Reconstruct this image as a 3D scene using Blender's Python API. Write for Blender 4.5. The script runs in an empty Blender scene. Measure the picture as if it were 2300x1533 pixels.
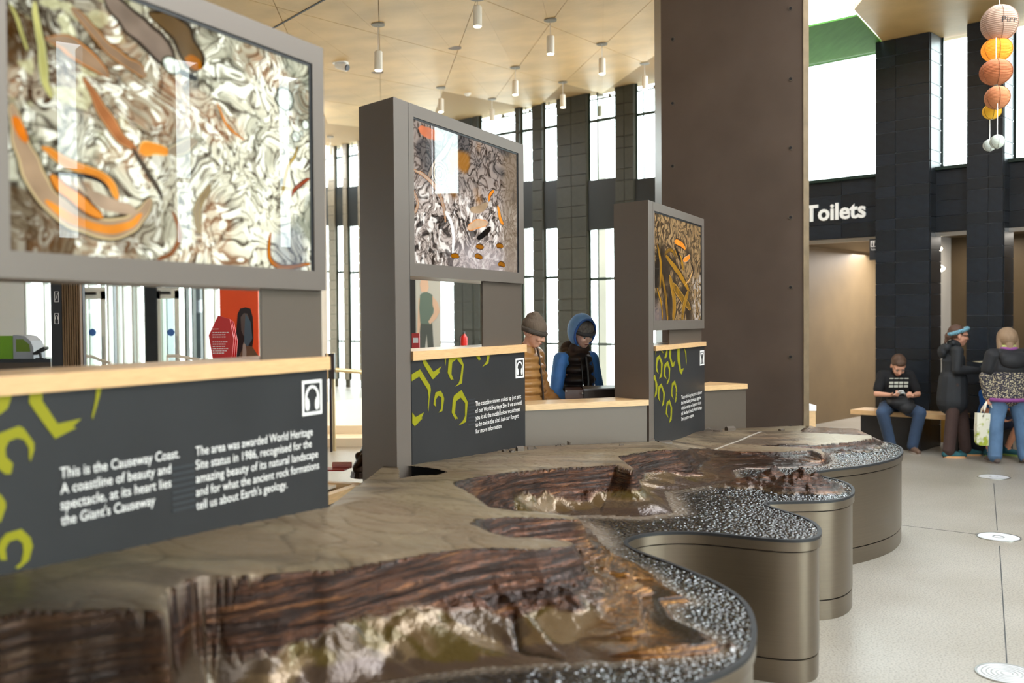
import bpy, bmesh, math, random
import numpy as np
from mathutils import Vector, Matrix, Euler
from mathutils.geometry import tessellate_polygon
random.seed(7); rng = np.random.default_rng(7)
R = math.radians
scene = bpy.context.scene
COL = scene.collection
# ------------------------------------------------------------------ camera
FPX, CX, CY, EYE = 2200.0, 1150.0, 766.5, 1.75
PITCH = math.atan((766.5-718.0)/FPX); ROLL = 0.0077
camd = bpy.data.cameras.new('camera'); cam = bpy.data.objects.new('camera', camd); COL.objects.link(cam)
camd.sensor_width = 36.0; camd.lens = FPX/2300*36.0
RM = Matrix.Rotation(R(90)-PITCH, 3, 'X') @ Matrix.Rotation(-ROLL, 3, 'Z')
cam.matrix_world = Matrix.Translation((0, 0, EYE)) @ RM.to_4x4()
camd.clip_start = 0.05; camd.clip_end = 300
camd.dof.use_dof = True; camd.dof.focus_distance = 7.2; camd.dof.aperture_fstop = 1.75
scene.camera = cam
# ------------------------------------------------------------------ sky and exposure
w = bpy.data.worlds.new('world'); scene.world = w; w.use_nodes = True
wn = w.node_tree.nodes; wl = w.node_tree.links
bg = wn['Background']; bg.inputs['Color'].default_value = (0.90, 0.96, 1.0, 1); bg.inputs['Strength'].default_value = 6.0
scene.view_settings.view_transform = 'Standard'; scene.view_settings.look = 'None'
scene.view_settings.exposure = 0.88; scene.view_settings.gamma = 1.0
try: scene.view_settings.use_curve_mapping = False
except Exception: pass
scene.cycles.max_bounces = 8; scene.cycles.diffuse_bounces = 4; scene.cycles.glossy_bounces = 4
scene.cycles.transparent_max_bounces = 12; scene.cycles.caustics_reflective = False; scene.cycles.caustics_refractive = False
scene.cycles.sample_clamp_indirect = 6.0
scene.cycles.use_denoising = True

# ------------------------------------------------------------------ pixel rays (measuring the photograph)
def ray(u, v):
    return (RM @ Vector(((u-CX)/FPX, -(v-CY)/FPX, -1.0))).normalized()
def onz(u, v, z):
    d = ray(u, v); t = (z-EYE)/d.z
    return Vector((d.x*t, d.y*t, z))
def aty(u, v, Y):
    d = ray(u, v); t = Y/d.y
    return Vector((d.x*t, Y, EYE+d.z*t))
def online(u, v, A, B):
    """hit on the vertical plane over plan line A-B; returns point"""
    d = ray(u, v); n = Vector((-(B[1]-A[1]), B[0]-A[0]))
    t = (n.x*A[0]+n.y*A[1])/(n.x*d.x+n.y*d.y)
    return Vector((d.x*t, d.y*t, EYE+d.z*t))
def hdir(u, v):
    d = ray(u, v); return Vector((d.x, d.y, 0)).normalized()

# ------------------------------------------------------------------ materials
def mat(name, col, rough=0.5, metal=0.0, emit=None, es=1.0, var=0.0, vscale=8.0, bump=0.0, bscale=40.0, spec=0.5, stretch=None, rvar=0.0, coat=0.0):
    m = bpy.data.materials.new(name); m.use_nodes = True
    nt = m.node_tree; b = nt.nodes['Principled BSDF']
    b.inputs['Base Color'].default_value = (*col, 1); b.inputs['Roughness'].default_value = rough
    b.inputs['Metallic'].default_value = metal; b.inputs['Specular IOR Level'].default_value = spec
    if coat: b.inputs['Coat Weight'].default_value = coat; b.inputs['Coat Roughness'].default_value = 0.05
    if emit: b.inputs['Emission Color'].default_value = (*emit, 1); b.inputs['Emission Strength'].default_value = es
    def coords():
        tc = nt.nodes.new('ShaderNodeTexCoord'); mp = nt.nodes.new('ShaderNodeMapping')
        if stretch: mp.inputs['Scale'].default_value = stretch
        nt.links.new(tc.outputs['Object'], mp.inputs['Vector']); return mp.outputs['Vector']
    if var or rvar:
        no = nt.nodes.new('ShaderNodeTexNoise'); no.inputs['Scale'].default_value = vscale; no.inputs['Detail'].default_value = 5
        nt.links.new(coords(), no.inputs['Vector'])
        if var:
            cr = nt.nodes.new('ShaderNodeValToRGB')
            cr.color_ramp.elements[0].position = 0.3; cr.color_ramp.elements[1].position = 0.7
            cr.color_ramp.elements[0].color = (*[max(0, c*(1-var)) for c in col], 1)
            cr.color_ramp.elements[1].color = (*[min(1, c*(1+var)) for c in col], 1)
            nt.links.new(no.outputs['Fac'], cr.inputs['Fac']); nt.links.new(cr.outputs['Color'], b.inputs['Base Color'])
        if rvar:
            mr = nt.nodes.new('ShaderNodeMapRange'); mr.inputs['To Min'].default_value = rough-rvar; mr.inputs['To Max'].default_value = rough+rvar
            nt.links.new(no.outputs['Fac'], mr.inputs['Value']); nt.links.new(mr.outputs['Result'], b.inputs['Roughness'])
    if bump:
        n2 = nt.nodes.new('ShaderNodeTexNoise'); n2.inputs['Scale'].default_value = bscale; n2.inputs['Detail'].default_value = 4
        nt.links.new(coords(), n2.inputs['Vector'])
        bp = nt.nodes.new('ShaderNodeBump'); bp.inputs['Strength'].default_value = bump; bp.inputs['Distance'].default_value = 0.01
        nt.links.new(n2.outputs['Fac'], bp.inputs['Height']); nt.links.new(bp.outputs['Normal'], b.inputs['Normal'])
    return m
def srgb(r, g, b):
    f = lambda c: (c/255/12.92) if c/255 <= 0.04045 else ((c/255+0.055)/1.055)**2.4
    return (f(r), f(g), f(b))
M = {}
M['bronze_paint'] = mat('bronze grey metallic paint', srgb(118, 108, 100), 0.40, 0.35, bump=0.03, bscale=900)
M['bronze_dark'] = mat('dark bronze metallic paint', srgb(98, 87, 77), 0.42, 0.3, bump=0.03, bscale=900)
M['graphic'] = mat('charcoal printed graphic panel', srgb(47, 47, 48), 0.42, 0.0, var=0.08, vscale=4, spec=.25)
M['lime'] = mat('lime print', srgb(136, 132, 24), 0.5, spec=.2)
M['whiteprint'] = mat('white print', srgb(236, 232, 228), 0.5)
M['darkprint'] = mat('dark print', srgb(45, 48, 52), 0.5)
M['oak'] = mat('pale oak', srgb(216, 174, 126), 0.35, var=0.10, vscale=6, stretch=(2, 2, 26), bump=0.05, bscale=60)
M['oak_h'] = mat('pale oak along', srgb(214, 176, 128), 0.38, var=0.12, vscale=5, stretch=(3, 3, 40))
M['plinth'] = mat('brushed bronze steel', srgb(118, 106, 92), 0.30, 0.8, var=0.05, vscale=3, stretch=(1, 1, 60), rvar=0.03)
M['groove'] = mat('black rubber seam', (0.01, 0.01, 0.012), 0.6)
M['blacktile'] = mat('dark basalt tile', srgb(27, 32, 38), 0.36, var=0.25, vscale=5, bump=0.1, bscale=30)
M['blacktile2'] = mat('dark basalt tile lighter', srgb(32, 38, 46), 0.33, var=0.25, vscale=5, bump=0.1, bscale=30)
M['browntile'] = mat('brown basalt tile', srgb(50, 50, 42), 0.40, var=0.2, vscale=4, bump=0.1, bscale=30)
M['mortar'] = mat('pale grout', srgb(126, 130, 138), 0.8)
M['mortar_d'] = mat('dark grout', srgb(70, 66, 52), 0.8)
M['band'] = mat('black spandrel', srgb(18, 22, 24), 0.35)
M['concrete'] = mat('board marked concrete', srgb(200, 168, 114), 0.5, var=0.16, vscale=1.3, bump=0.25, bscale=14, spec=0.35)
M['concrete_gap'] = mat('concrete joint', srgb(160, 132, 90), 0.8)
M['pillar'] = mat('dark weathered steel plate', srgb(98, 84, 75), 0.34, 0.3, var=0.14, vscale=1.6, bump=0.04, bscale=70, rvar=0.06)
M['pillar_edge'] = mat('lit edge of steel plate', srgb(130, 112, 88), 0.5, 0.2, var=0.15, vscale=9)  # paler tone puts the lit side of the plate into its colour
M['frame_green'] = mat('dark green window frame', srgb(28, 48, 42), 0.4)
M['frame_white'] = mat('white door frame', srgb(226, 228, 222), 0.4)
M['beige'] = mat('beige corridor wall', srgb(206, 200, 190), 0.7, var=0.04, vscale=2)
M['brownwall'] = mat('brown wall', srgb(104, 86, 60), 0.55, var=0.1, vscale=2)
M['greenslab'] = mat('green tinted soffit', srgb(84, 138, 66), 0.7, spec=.1, var=0.12, vscale=2, stretch=(8, 1, 1))
M['outstone'] = mat('pale exterior stone', srgb(232, 228, 224), 0.8, var=0.05, vscale=2)
M['outground'] = mat('pale paving', srgb(200, 200, 196), 0.8, var=0.05)
M['black'] = mat('black plastic', (0.015, 0.015, 0.017), 0.4)
M['steel'] = mat('brushed steel', (0.6, 0.6, 0.58), 0.3, 1.0)
M['white'] = mat('white paint', (0.92, 0.92, 0.9), 0.5)
M['red'] = mat('red painted board', srgb(196, 26, 20), 0.35)
M['orange'] = mat('orange poster', srgb(242, 84, 28), 0.5, var=0.04, vscale=3)
M['bronze'] = mat('dark bronze casting', srgb(62, 46, 36), 0.3, 0.7, bump=0.3, bscale=40)
M['ochre'] = mat('ochre glow colour', srgb(190, 140, 60), 0.6)
def glassmat():
    m = bpy.data.materials.new('clear window glass'); m.use_nodes = True; nt = m.node_tree; nt.nodes.clear()
    o = nt.nodes.new('ShaderNodeOutputMaterial'); mx = nt.nodes.new('ShaderNodeMixShader')
    t = nt.nodes.new('ShaderNodeBsdfTransparent'); t.inputs['Color'].default_value = (0.93, 0.98, 0.96, 1)
    g = nt.nodes.new('ShaderNodeBsdfGlossy'); g.inputs['Roughness'].default_value = 0.0
    f = nt.nodes.new('ShaderNodeFresnel'); ge = nt.nodes.new('ShaderNodeNewGeometry'); ma = nt.nodes.new('ShaderNodeMath'); ma.operation = 'MULTIPLY_ADD'; nt.links.new(ge.outputs['Backfacing'], ma.inputs[0]); ma.inputs[1].default_value = -.7603; ma.inputs[2].default_value = 1.45; nt.links.new(ma.outputs[0], f.inputs['IOR'])
    nt.links.new(f.outputs[0], mx.inputs[0]); nt.links.new(t.outputs[0], mx.inputs[1]); nt.links.new(g.outputs[0], mx.inputs[2])
    nt.links.new(mx.outputs[0], o.inputs['Surface']); return m
M['glass'] = glassmat()
def floormat():
    m = mat('polished speckled concrete floor', srgb(122, 112, 92), 0.25)
    nt = m.node_tree; b = nt.nodes['Principled BSDF']
    tc = nt.nodes.new('ShaderNodeTexCoord')
    n1 = nt.nodes.new('ShaderNodeTexNoise'); n1.inputs['Scale'].default_value = 1.1; n1.inputs['Detail'].default_value = 6
    n2 = nt.nodes.new('ShaderNodeTexNoise'); n2.inputs['Scale'].default_value = 90; n2.inputs['Detail'].default_value = 2
    nt.links.new(tc.outputs['Object'], n1.inputs['Vector']); nt.links.new(tc.outputs['Object'], n2.inputs['Vector'])
    r1 = nt.nodes.new('ShaderNodeValToRGB'); e = r1.color_ramp.elements
    e[0].position = .2; e[0].color = (*srgb(140, 131, 116), 1); e[1].position = .8; e[1].color = (*srgb(170, 164, 154), 1)
    r2 = nt.nodes.new('ShaderNodeValToRGB'); e = r2.color_ramp.elements
    e[0].position = .36; e[0].color = (.45, .45, .45, 1); e[1].position = .52; e[1].color = (1, 1, 1, 1)
    mx = nt.nodes.new('ShaderNodeMixRGB'); mx.blend_type = 'MULTIPLY'; mx.inputs[0].default_value = 0.8
    nt.links.new(n1.outputs['Fac'], r1.inputs[0]); nt.links.new(n2.outputs['Fac'], r2.inputs[0])
    nt.links.new(r1.outputs[0], mx.inputs[1]); nt.links.new(r2.outputs[0], mx.inputs[2]); nt.links.new(mx.outputs[0], b.inputs['Base Color'])
    mr = nt.nodes.new('ShaderNodeMapRange'); mr.inputs['To Min'].default_value = 0.20; mr.inputs['To Max'].default_value = 0.32
    b.inputs['Roughness'].default_value = .38
    bp = nt.nodes.new('ShaderNodeBump'); bp.inputs['Strength'].default_value = 0.08; bp.inputs['Distance'].default_value = 0.004
    nt.links.new(n2.outputs['Fac'], bp.inputs['Height']); nt.links.new(bp.outputs['Normal'], b.inputs['Normal'])
    b.inputs['Specular IOR Level'].default_value = 0.9
    return m
M['floor'] = floormat()
def attrmat(name, attr='Col', rough=0.4, metal=0.0, bump=0.0, bscale=100, roughattr=None, coat=0.0, spec=0.5):
    m = bpy.data.materials.new(name); m.use_nodes = True; nt = m.node_tree; b = nt.nodes['Principled BSDF']
    a = nt.nodes.new('ShaderNodeAttribute'); a.attribute_name = attr
    nt.links.new(a.outputs['Color'], b.inputs['Base Color']); b.inputs['Roughness'].default_value = rough
    b.inputs['Metallic'].default_value = metal; b.inputs['Specular IOR Level'].default_value = spec
    if coat: b.inputs['Coat Weight'].default_value = coat; b.inputs['Coat Roughness'].default_value = 0.0
    if roughattr: nt.links.new(a.outputs['Alpha'], b.inputs['Roughness'])
    if bump:
        tc = nt.nodes.new('ShaderNodeTexCoord'); n = nt.nodes.new('ShaderNodeTexNoise'); n.inputs['Scale'].default_value = bscale; n.inputs['Detail'].default_value = 4
        bp = nt.nodes.new('ShaderNodeBump'); bp.inputs['Strength'].default_value = bump; bp.inputs['Distance'].default_value = 0.01
        nt.links.new(tc.outputs['Object'], n.inputs['Vector']); nt.links.new(n.outputs['Fac'], bp.inputs['Height']); nt.links.new(bp.outputs['Normal'], b.inputs['Normal'])
    return m

# ------------------------------------------------------------------ object helpers
def new_obj(name, me, m=None, parent=None, smooth=False):
    o = bpy.data.objects.new(name, me); COL.objects.link(o)
    if m is not None and len(me.materials) == 0: me.materials.append(m)
    if smooth: me.polygons.foreach_set('use_smooth', [True]*len(me.polygons))
    if parent: o.parent = parent
    return o
def bmobj(name, bm, m, parent=None, smooth=False):
    bmesh.ops.recalc_face_normals(bm, faces=bm.faces[:])
    me = bpy.data.meshes.new(name); bm.to_mesh(me); bm.free()
    return new_obj(name, me, m, parent, smooth)
def thing(name, label, cat, loc=(0, 0, 0), rot=0.0, group=None):
    o = bpy.data.objects.new(name, None); COL.objects.link(o); o.empty_display_size = 0.1
    o.location = loc; o.rotation_euler = (0, 0, rot); o['label'] = label; o['category'] = cat
    if group: o['group'] = group
    return o
def tag(o, label, cat, group=None):
    o['label'] = label; o['category'] = cat
    if group: o['group'] = group
    return o
def struct(o): o['kind'] = 'structure'; return o
def keepw(o, parent):
    """parent without moving: geometry given in world space, parent has only loc/rot"""
    o.parent = parent
    o.matrix_parent_inverse = (Matrix.Translation(parent.location) @ parent.rotation_euler.to_matrix().to_4x4()).inverted()
    return o
def prism(bm, pts, z0, z1):
    """vertical prism over plan polygon pts"""
    lo = [bm.verts.new((p[0], p[1], z0 if not callable(z0) else z0(p))) for p in pts]
    hi = [bm.verts.new((p[0], p[1], z1 if not callable(z1) else z1(p))) for p in pts]
    n = len(pts)
    for i in range(n): bm.faces.new((lo[i], lo[(i+1) % n], hi[(i+1) % n], hi[i]))
    bm.faces.new(lo[::-1]); bm.faces.new(hi)
    return lo+hi
def box(bm, c, s, rot=None):
    r = bmesh.ops.create_cube(bm, size=1.0)
    mt = Matrix.Translation(c) @ (rot.to_4x4() if rot is not None else Matrix.Identity(4)) @ Matrix.Diagonal((*s, 1))
    bmesh.ops.transform(bm, matrix=mt, verts=r['verts']); return r['verts']
def tube(bm, pts, rad, n=8, caps=True):
    pts = [Vector(p) for p in pts]; rr = rad if isinstance(rad, (list, tuple)) else [rad]*len(pts)
    rings = []
    for i, p in enumerate(pts):
        t = (pts[min(i+1, len(pts)-1)]-pts[max(i-1, 0)]).normalized()
        a = Vector((0, 0, 1)) if abs(t.z) < 0.95 else Vector((1, 0, 0))
        x = t.cross(a).normalized(); y = t.cross(x)
        rings.append([bm.verts.new(p+(x*math.cos(2*math.pi*k/n)+y*math.sin(2*math.pi*k/n))*rr[i]) for k in range(n)])
    for i in range(len(rings)-1):
        for k in range(n): bm.faces.new((rings[i][k], rings[i][(k+1) % n], rings[i+1][(k+1) % n], rings[i+1][k]))
    if caps: bm.faces.new(rings[0][::-1]); bm.faces.new(rings[-1])
def bev(bm, w=0.004, seg=2):
    bmesh.ops.bevel(bm, geom=[e for e in bm.edges if len(e.link_faces) == 2 and e.calc_face_angle(0) > 0.5], offset=w, segments=seg, affect='EDGES', profile=0.7)
def flat_poly(bm, pts3, n, th):
    """prism of polygon pts3 (world points in a plane) thickened along n"""
    tri = tessellate_polygon([[Vector(p) for p in pts3]])
    a = [bm.verts.new(Vector(p)) for p in pts3]; b = [bm.verts.new(Vector(p)+n*th) for p in pts3]
    for t in tri:
        try:
            bm.faces.new([a[i] for i in t]); bm.faces.new([b[i] for i in t][::-1])
        except ValueError: pass
    k = len(pts3)
    for i in range(k): bm.faces.new((a[i], a[(i+1) % k], b[(i+1) % k], b[i]))
_txt = {}
def text_mesh(s, weight=0.0):
    cu = bpy.data.curves.new('t', 'FONT'); cu.body = s; cu.size = 1.0; cu.extrude = 0.0; cu.offset = weight
    cu.resolution_u = 3
    ob = bpy.data.objects.new('t', cu); COL.objects.link(ob)
    dg = bpy.context.evaluated_depsgraph_get(); me = bpy.data.meshes.new_from_object(ob.evaluated_get(dg))
    vs = [v.co.copy() for v in me.vertices]; fs = [list(p.vertices) for p in me.polygons]
    bpy.data.objects.remove(ob); bpy.data.curves.remove(cu); bpy.data.meshes.remove(me)
    return vs, fs
CAPH = None
def put_text(bm, s, org, right, up, nrm, cap, width=None, weight=0.0, th=0.0008, align=0):
    """lay text s with baseline origin org; cap = capital height; width = total width"""
    global CAPH
    if CAPH is None:
        v, f = text_mesh('H'); CAPH = max(p.y for p in v)
    vs, fs = text_mesh(s, weight)
    if not vs: return
    x0 = min(p.x for p in vs); x1 = max(p.x for p in vs); sy = cap/CAPH
    sx = (width/(x1-x0)) if width else sy
    a = [bm.verts.new(org+right*((p.x-x0)*sx)+up*(p.y*sy)+nrm*th) for p in vs]
    for f in fs:
        try: bm.faces.new([a[i] for i in f])
        except ValueError: pass
# ================================================================== STRUCTURE
# ---- facade on the right (toilets wall)
VR = hdir(-1200, 737.0)                        # direction away to the left-back along the wall
T0 = aty(1977, 720, 13.6); T0 = Vector((T0.x, T0.y, 0))
DR = -VR                                       # along wall to the right / nearer
NR = Vector((-DR.y, DR.x, 0));  NR = NR if NR.y > 0 else -NR     # outward normal (away from the room)
def TW(t, off=0.0, z=0.0): return T0+DR*t+NR*off+Vector((0, 0, z))
def tu(u):
    p = online(u, 720, TW(0), TW(1)); return (Vector((p.x, p.y, 0))-T0).dot(DR)
def wbox(t0, t1, o0, o1, z0, z1):
    bm = bmesh.new(); prism(bm, [TW(t0, o0), TW(t1, o0), TW(t1, o1), TW(t0, o1)], z0, z1); return bm
ZC, ZS, ZB = 5.5, 3.74, 2.87
cols = [(tu(1977), tu(2098)), (tu(2180), tu(2262))]
t = cols[-1][1]; pat = [(.5, .9), (.5, 1.0), (.35, 1.1)]
for g, c in pat:
    cols.append((t+g, t+g+c)); t = t+g+c
TEND = t
tl = tu(1818)-0.7
fw = struct(bmobj('wall_right', wbox(tl, TEND, 0.10, 0.35, ZB, ZS), M['band']))
# columns clad with tiles: shared unit-tile meshes
def unit_tile(name, m):
    bm = bmesh.new(); box(bm, (0, 0, 0), (1, 1, 1)); me = bpy.data.meshes.new(name); 
    bmesh.ops.bevel(bm, geom=bm.edges[:], offset=0.01, segments=1, affect='EDGES'); bm.to_mesh(me); bm.free(); me.materials.append(m); return me
TILES = [unit_tile('tile', M['blacktile']), unit_tile('tile', M['blacktile2'])]
BT = [unit_tile('tile', M['browntile']), unit_tile('tile', mat('grey brown basalt tile', srgb(128, 116, 98), .45, var=.15, vscale=4))]
NTILE = [0]
def tile(me, c, size, rotz, parent):
    o = bpy.data.objects.new('tile', me); COL.objects.link(o)
    o.matrix_world = Matrix.Translation(c) @ Matrix.Rotation(rotz, 4, 'Z') @ Matrix.Diagonal((*size, 1))
    o.parent = parent; NTILE[0] += 1
    return o
rotR = math.atan2(DR.y, DR.x)
rows = []; z = 0.0; k = 0
while z < ZC-0.02:
    h = 0.29 if k % 2 == 0 else 0.15
    rows.append((z, min(z+h, ZC))); z += h; k += 1
for i, (a, b) in enumerate(cols):
    o = struct(bmobj('wall_right_column', wbox(a+.012, b-.012, -0.15, 0.24, 0, ZC), M['mortar']))
    if i < 3:
        wdt = b-a; split = .38 if i % 2 == 0 else .6
        for r, (z0, z1) in enumerate(rows):
            for (s0, s1) in ((a, a+wdt*split), (a+wdt*split, b)):
                tile(TILES[(r*3+i+int(s0*7)) % 2], TW((s0+s1)/2, -0.155, (z0+z1)/2), (s1-s0-.008, .03, z1-z0-.008), rotR, o)
            for e_ in (a+.002, b-.002): tile(TILES[r % 2], TW(e_, 0.045, (z0+z1)/2), (.02, .37, z1-z0-.006), rotR, o)
# band tiles over the openings
gaps = [(tl, cols[0][0])]+[(cols[i][1], cols[i+1][0]) for i in range(len(cols)-1)]
band_t = struct(bmobj('wall_right_band', wbox(tl, TEND, 0.085, 0.11, ZB+.01, ZS-.03), M['mortar']))
for gi, (a, b) in enumerate(gaps[:4]):
    n = 3 if gi == 0 else 1
    for r in range(4):
        z0 = ZB+.01+r*(ZS-ZB-.05)/4; z1 = z0+(ZS-ZB-.05)/4
        for j in range(n):
            s0 = a+(b-a)*j/n; s1 = a+(b-a)*(j+1)/n
            tile(TILES[(r+j) % 2], TW((s0+s1)/2, 0.07, (z0+z1)/2), (s1-s0-.006, .03, z1-z0-.006), rotR, band_t)
struct(bmobj('trim_1', wbox(tl, TEND, 0.0, 0.10, ZS-.04, ZS), M['frame_green']))
struct(bmobj('trim_2', wbox(tl, TEND, 0.02, 0.09, ZB-.05, ZB), M['steel']))
for i, (a, b) in enumerate(gaps):
    bm = wbox(a, b, 0.24, 0.27, ZS, ZS+.04); prism(bm, [TW(a, .24), TW(a+.03, .24), TW(a+.03, .27), TW(a, .27)], ZS, ZC)
    prism(bm, [TW(b-.03, .24), TW(b, .24), TW(b, .27), TW(b-.03, .27)], ZS, ZC)
    f = struct(bmobj('window_%d' % (i+1), bm, M['frame_green']))
    bmobj('pane', wbox(a+.02, b-.02, 0.25, 0.256, ZS+.03, ZC-.01), M['glass'], f)
# lower interior behind the facade
struct(bmobj('wall_toilets', wbox(-2.5, 0.25, 5.3, 5.5, 0, 3.4), M['beige']))
struct(bmobj('wall_toilets_side', wbox(tu(1818)-.9, tu(1818)-.72, 0.3, 5.4, 0, 3.4), M['brownwall']))
struct(bmobj('wall_right_back', wbox(0.3, TEND, 1.5, 1.7, 0, 2.9), M['brownwall']))
struct(bmobj('wall_right_return', wbox(cols[0][1]-.45, cols[0][1]-.3, 0.4, 5.4, 0, 2.9), M['beige']))
struct(bmobj('ceiling_toilets', wbox(-4, TEND, 0.40, 5.6, 2.9, 3.0), M['brownwall']))
struct(bmobj('baseboard_toilets', wbox(-2.5, 0.25, 5.25, 5.3, 0, 0.09), M['darkprint']))
# ---- window wall on the far left
WA = Vector((2.94, 19.6, 0)); WB = Vector((-4.9, 26.4, 0)); DW = (WA-WB).normalized(); NW = Vector((-DW.y, DW.x, 0))
def WW(s, off=0.0, z=0.0): return WA+DW*s+NW*off+Vector((0, 0, z))
def su(u, v=600):
    p = online(u, v, WA, WB); return (Vector((p.x, p.y, 0))-WA).dot(DW), p.z
rotW = math.atan2(DW.y, DW.x)
def ceilL(x, y): return 5.53+.085*(x+.4)+.082*(y-11.44)
def wallbox(s0, s1, o0, o1, z0, z1):
    bm = bmesh.new(); prism(bm, [WW(s0, o0), WW(s1, o0), WW(s1, o1), WW(s0, o1)], z0, z1); return bm
wcols = [(742, 757), (775, 784), (809, 842), (872, 905), (1021, 1064), (1068, 1080), (1162, 1173), (1200, 1224), (1255, 1322), (1386, 1428), (1484, 1600)]
for i, (a, b) in enumerate(wcols):
    s0, s1 = su(a)[0], su(b)[0]; zt = ceilL(WW(s0).x, WW(s0).y)+.25
    o = struct(bmobj('wall_left_column', wallbox(s0, s1, -0.03, 0.02, 0.0, zt), M['mortar_d']))
    z = 0.2; r = 0; n = 1 if b-a < 30 else 2
    while z < zt-.1:
        h = 0.42 if r % 2 == 0 else 0.24
        for j in range(n):
            p0 = s0+(s1-s0)*j/n; p1 = s0+(s1-s0)*(j+1)/n
            tile(BT[0 if i > 3 else 1], WW((p0+p1)/2, -0.045, z+h/2), (p1-p0-.012, .03, h-.012), rotW, o)
        z += h; r += 1
edges = [723]+[e for ab in wcols for e in ab]
wi = 100
for i in range(0, len(edges)-1, 2):
    a, b = edges[i], edges[i+1]
    s0, _ = su(a); s1, _ = su(b); mid = (a+b)/2; k = (mid-770)/580
    zt = su(mid, 419-17*k)[1]; zb = su(mid, 507+8*k)[1]; zc = ceilL(WW(s0).x, WW(s0).y)+.2
    if b-a < 2: continue
    struct(bmobj('wall_left_band', wallbox(s0, s1, -.02, .06, zb, zt), M['band']))
    for (z0, z1) in ((0.2, zb), (zt, zc)):
        bm = bmesh.new()
        jw = min(.05, .07*(s1-s0))
        for q in (s0, s1-jw): prism(bm, [WW(q, .02), WW(q+jw, .02), WW(q+jw, .035), WW(q, .035)], z0, z1)
        zz = z0+(z1-z0)*(.62 if z0 > 1 else .70)
        prism(bm, [WW(s0, .02), WW(s1, .02), WW(s1, .05), WW(s0, .05)], zz-.03, zz+.03)
        if z0 < 1: prism(bm, [WW(s0, .02), WW(s1, .02), WW(s1, .05), WW(s0, .05)], 1.2, 1.25)
        q = s0+(s1-s0)*.3
        prism(bm, [WW(q, .02), WW(q+jw*.6, .02), WW(q+jw*.6, .035), WW(q, .035)], z0, z1)
        f = struct(bmobj('window_%d' % wi, bm, M['frame_green'])); wi += 1
        bmobj('pane', wallbox(s0, s1, .028, .031, z0, z1), M['glass'], f)
    # pale stone fins of the outside colonnade
    q0 = s0+(s1-s0)*.05; q1 = s0+(s1-s0)*.5
    struct(bmobj('wall_outside_fin', wallbox(q0-2.4, q0-2.4+(q1-q0)*.8, 2.0, 2.2, -.1, zc+1), M['outstone']))
# ---- entrance wall behind the nearest panel
YE = 18.5
def ebox(u0, u1, z0, z1, y0=YE, y1=YE+.2):
    a = aty(u0, 720, y0).x; b = aty(u1, 720, y0).x; bm = bmesh.new(); prism(bm, [(a, y0), (b, y0), (b, y1), (a, y1)], z0, z1); return bm
XE = aty(721, 720, YE).x
e_zc = 4.6
struct(bmobj('wall_left_return', (lambda bm: (prism(bm, [(XE, YE), (XE+.12, YE), (WB.x-.45, WB.y+.3), (WB.x-.7, WB.y+.3)], 0, 5.6), bm)[1])(bmesh.new()), M['outstone']))
struct(bmobj('wall_entrance_header', ebox(-140, 719, 2.75, 5.4), M['white']))
for q in range(9):
    f = struct(bmobj('window_%d' % (500+q), ebox(-140-(q+1)*110, -140-(q+1)*110+14, 0, 5.4), M['frame_white'])); bmobj('pane', ebox(-140-(q+1)*110+12, -140-q*110, .05, 5.3, YE+.09, YE+.096), M['glass'], f)
struct(bmobj('wall_entrance_board', ebox(-140, 55, 0, 2.75), mat('light grey wall board', srgb(236, 238, 240), .5)))
for (u0, u1, mname) in ((326, 352, 'blacktile'), (590, 600, 'black'), (578, 590, 'frame_white'), (700, 719, 'frame_white')):
    struct(bmobj('wall_entrance_column', ebox(u0, u1, 0, 2.75, YE-.1), M[mname]))
wj = 200
for (u0, u1, mus) in ((57, 118, (98,)), (118, 182, ()), (182, 242, (199, 226)), (242, 326, (262, 275, 296, 305)), (352, 416, (362, 392)), (416, 458, (430,)), (458, 500, (480,)), (500, 578, ()), (600, 700, (640, 670))):
    bm = ebox(u0, u0+2.4, 0, 2.75); a = ebox(u1-2.4, u1, 0, 2.75); 
    for bb in [a]+[ebox(q, q+3, 0, 2.75) for q in mus]+[ebox(u0, u1, 2.66, 2.75), ebox(u0, u1, 0, .08)]:
        me = bpy.data.meshes.new('x'); bb.to_mesh(me); bb.free(); bm.from_mesh(me); bpy.data.meshes.remove(me)
    f = struct(bmobj('window_%d' % wj, bm, M['frame_green'] if wj % 4 == 1 else M['frame_white'])); wj += 1
    bmobj('pane', ebox(u0+.5, u1-.5, 0.02, 2.73, YE+.09, YE+.096), M['glass'], f)
for i, (u0, u1) in enumerate(((186, 236), (354, 402))):
    bm = ebox(u0, u0+7, 0, 2.35, YE-.05, YE); 
    for bb in (ebox(u1-9, u1, 0, 2.35, YE-.05, YE), ebox(u0, u1, 2.2, 2.42, YE-.05, YE), ebox(u0, u1, 0, .25, YE-.05, YE)):
        me = bpy.data.meshes.new('x'); bb.to_mesh(me); bb.free(); bm.from_mesh(me); bpy.data.meshes.remove(me)
    f = struct(bmobj('door_%d' % (i+1), bm, M['frame_white']))
    bmobj('pane', ebox(u0+6, u1-8, .2, 2.25, YE-.03, YE-.02), M['glass'], f)
    bmobj('door_closer', ebox(u0+4, u0+28, 2.28, 2.33, YE-.12, YE-.05), M['black'], f)
    bmobj('push_bar', ebox(u1-8, u1-5, .9, 1.5, YE-.1, YE-.06), M['steel'], f)
    # round blue door sticker
    c = aty(208 if i == 0 else 384, 746, YE-.035); bm = bmesh.new()
    bmesh.ops.create_cone(bm, cap_ends=True, segments=20, radius1=.07, radius2=.07, depth=.004, matrix=Matrix.Translation(c) @ Matrix.Rotation(R(90), 4, 'X'))
    bmobj('round_sticker', bm, mat('blue sticker', srgb(60, 110, 190), .5), f)
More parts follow.
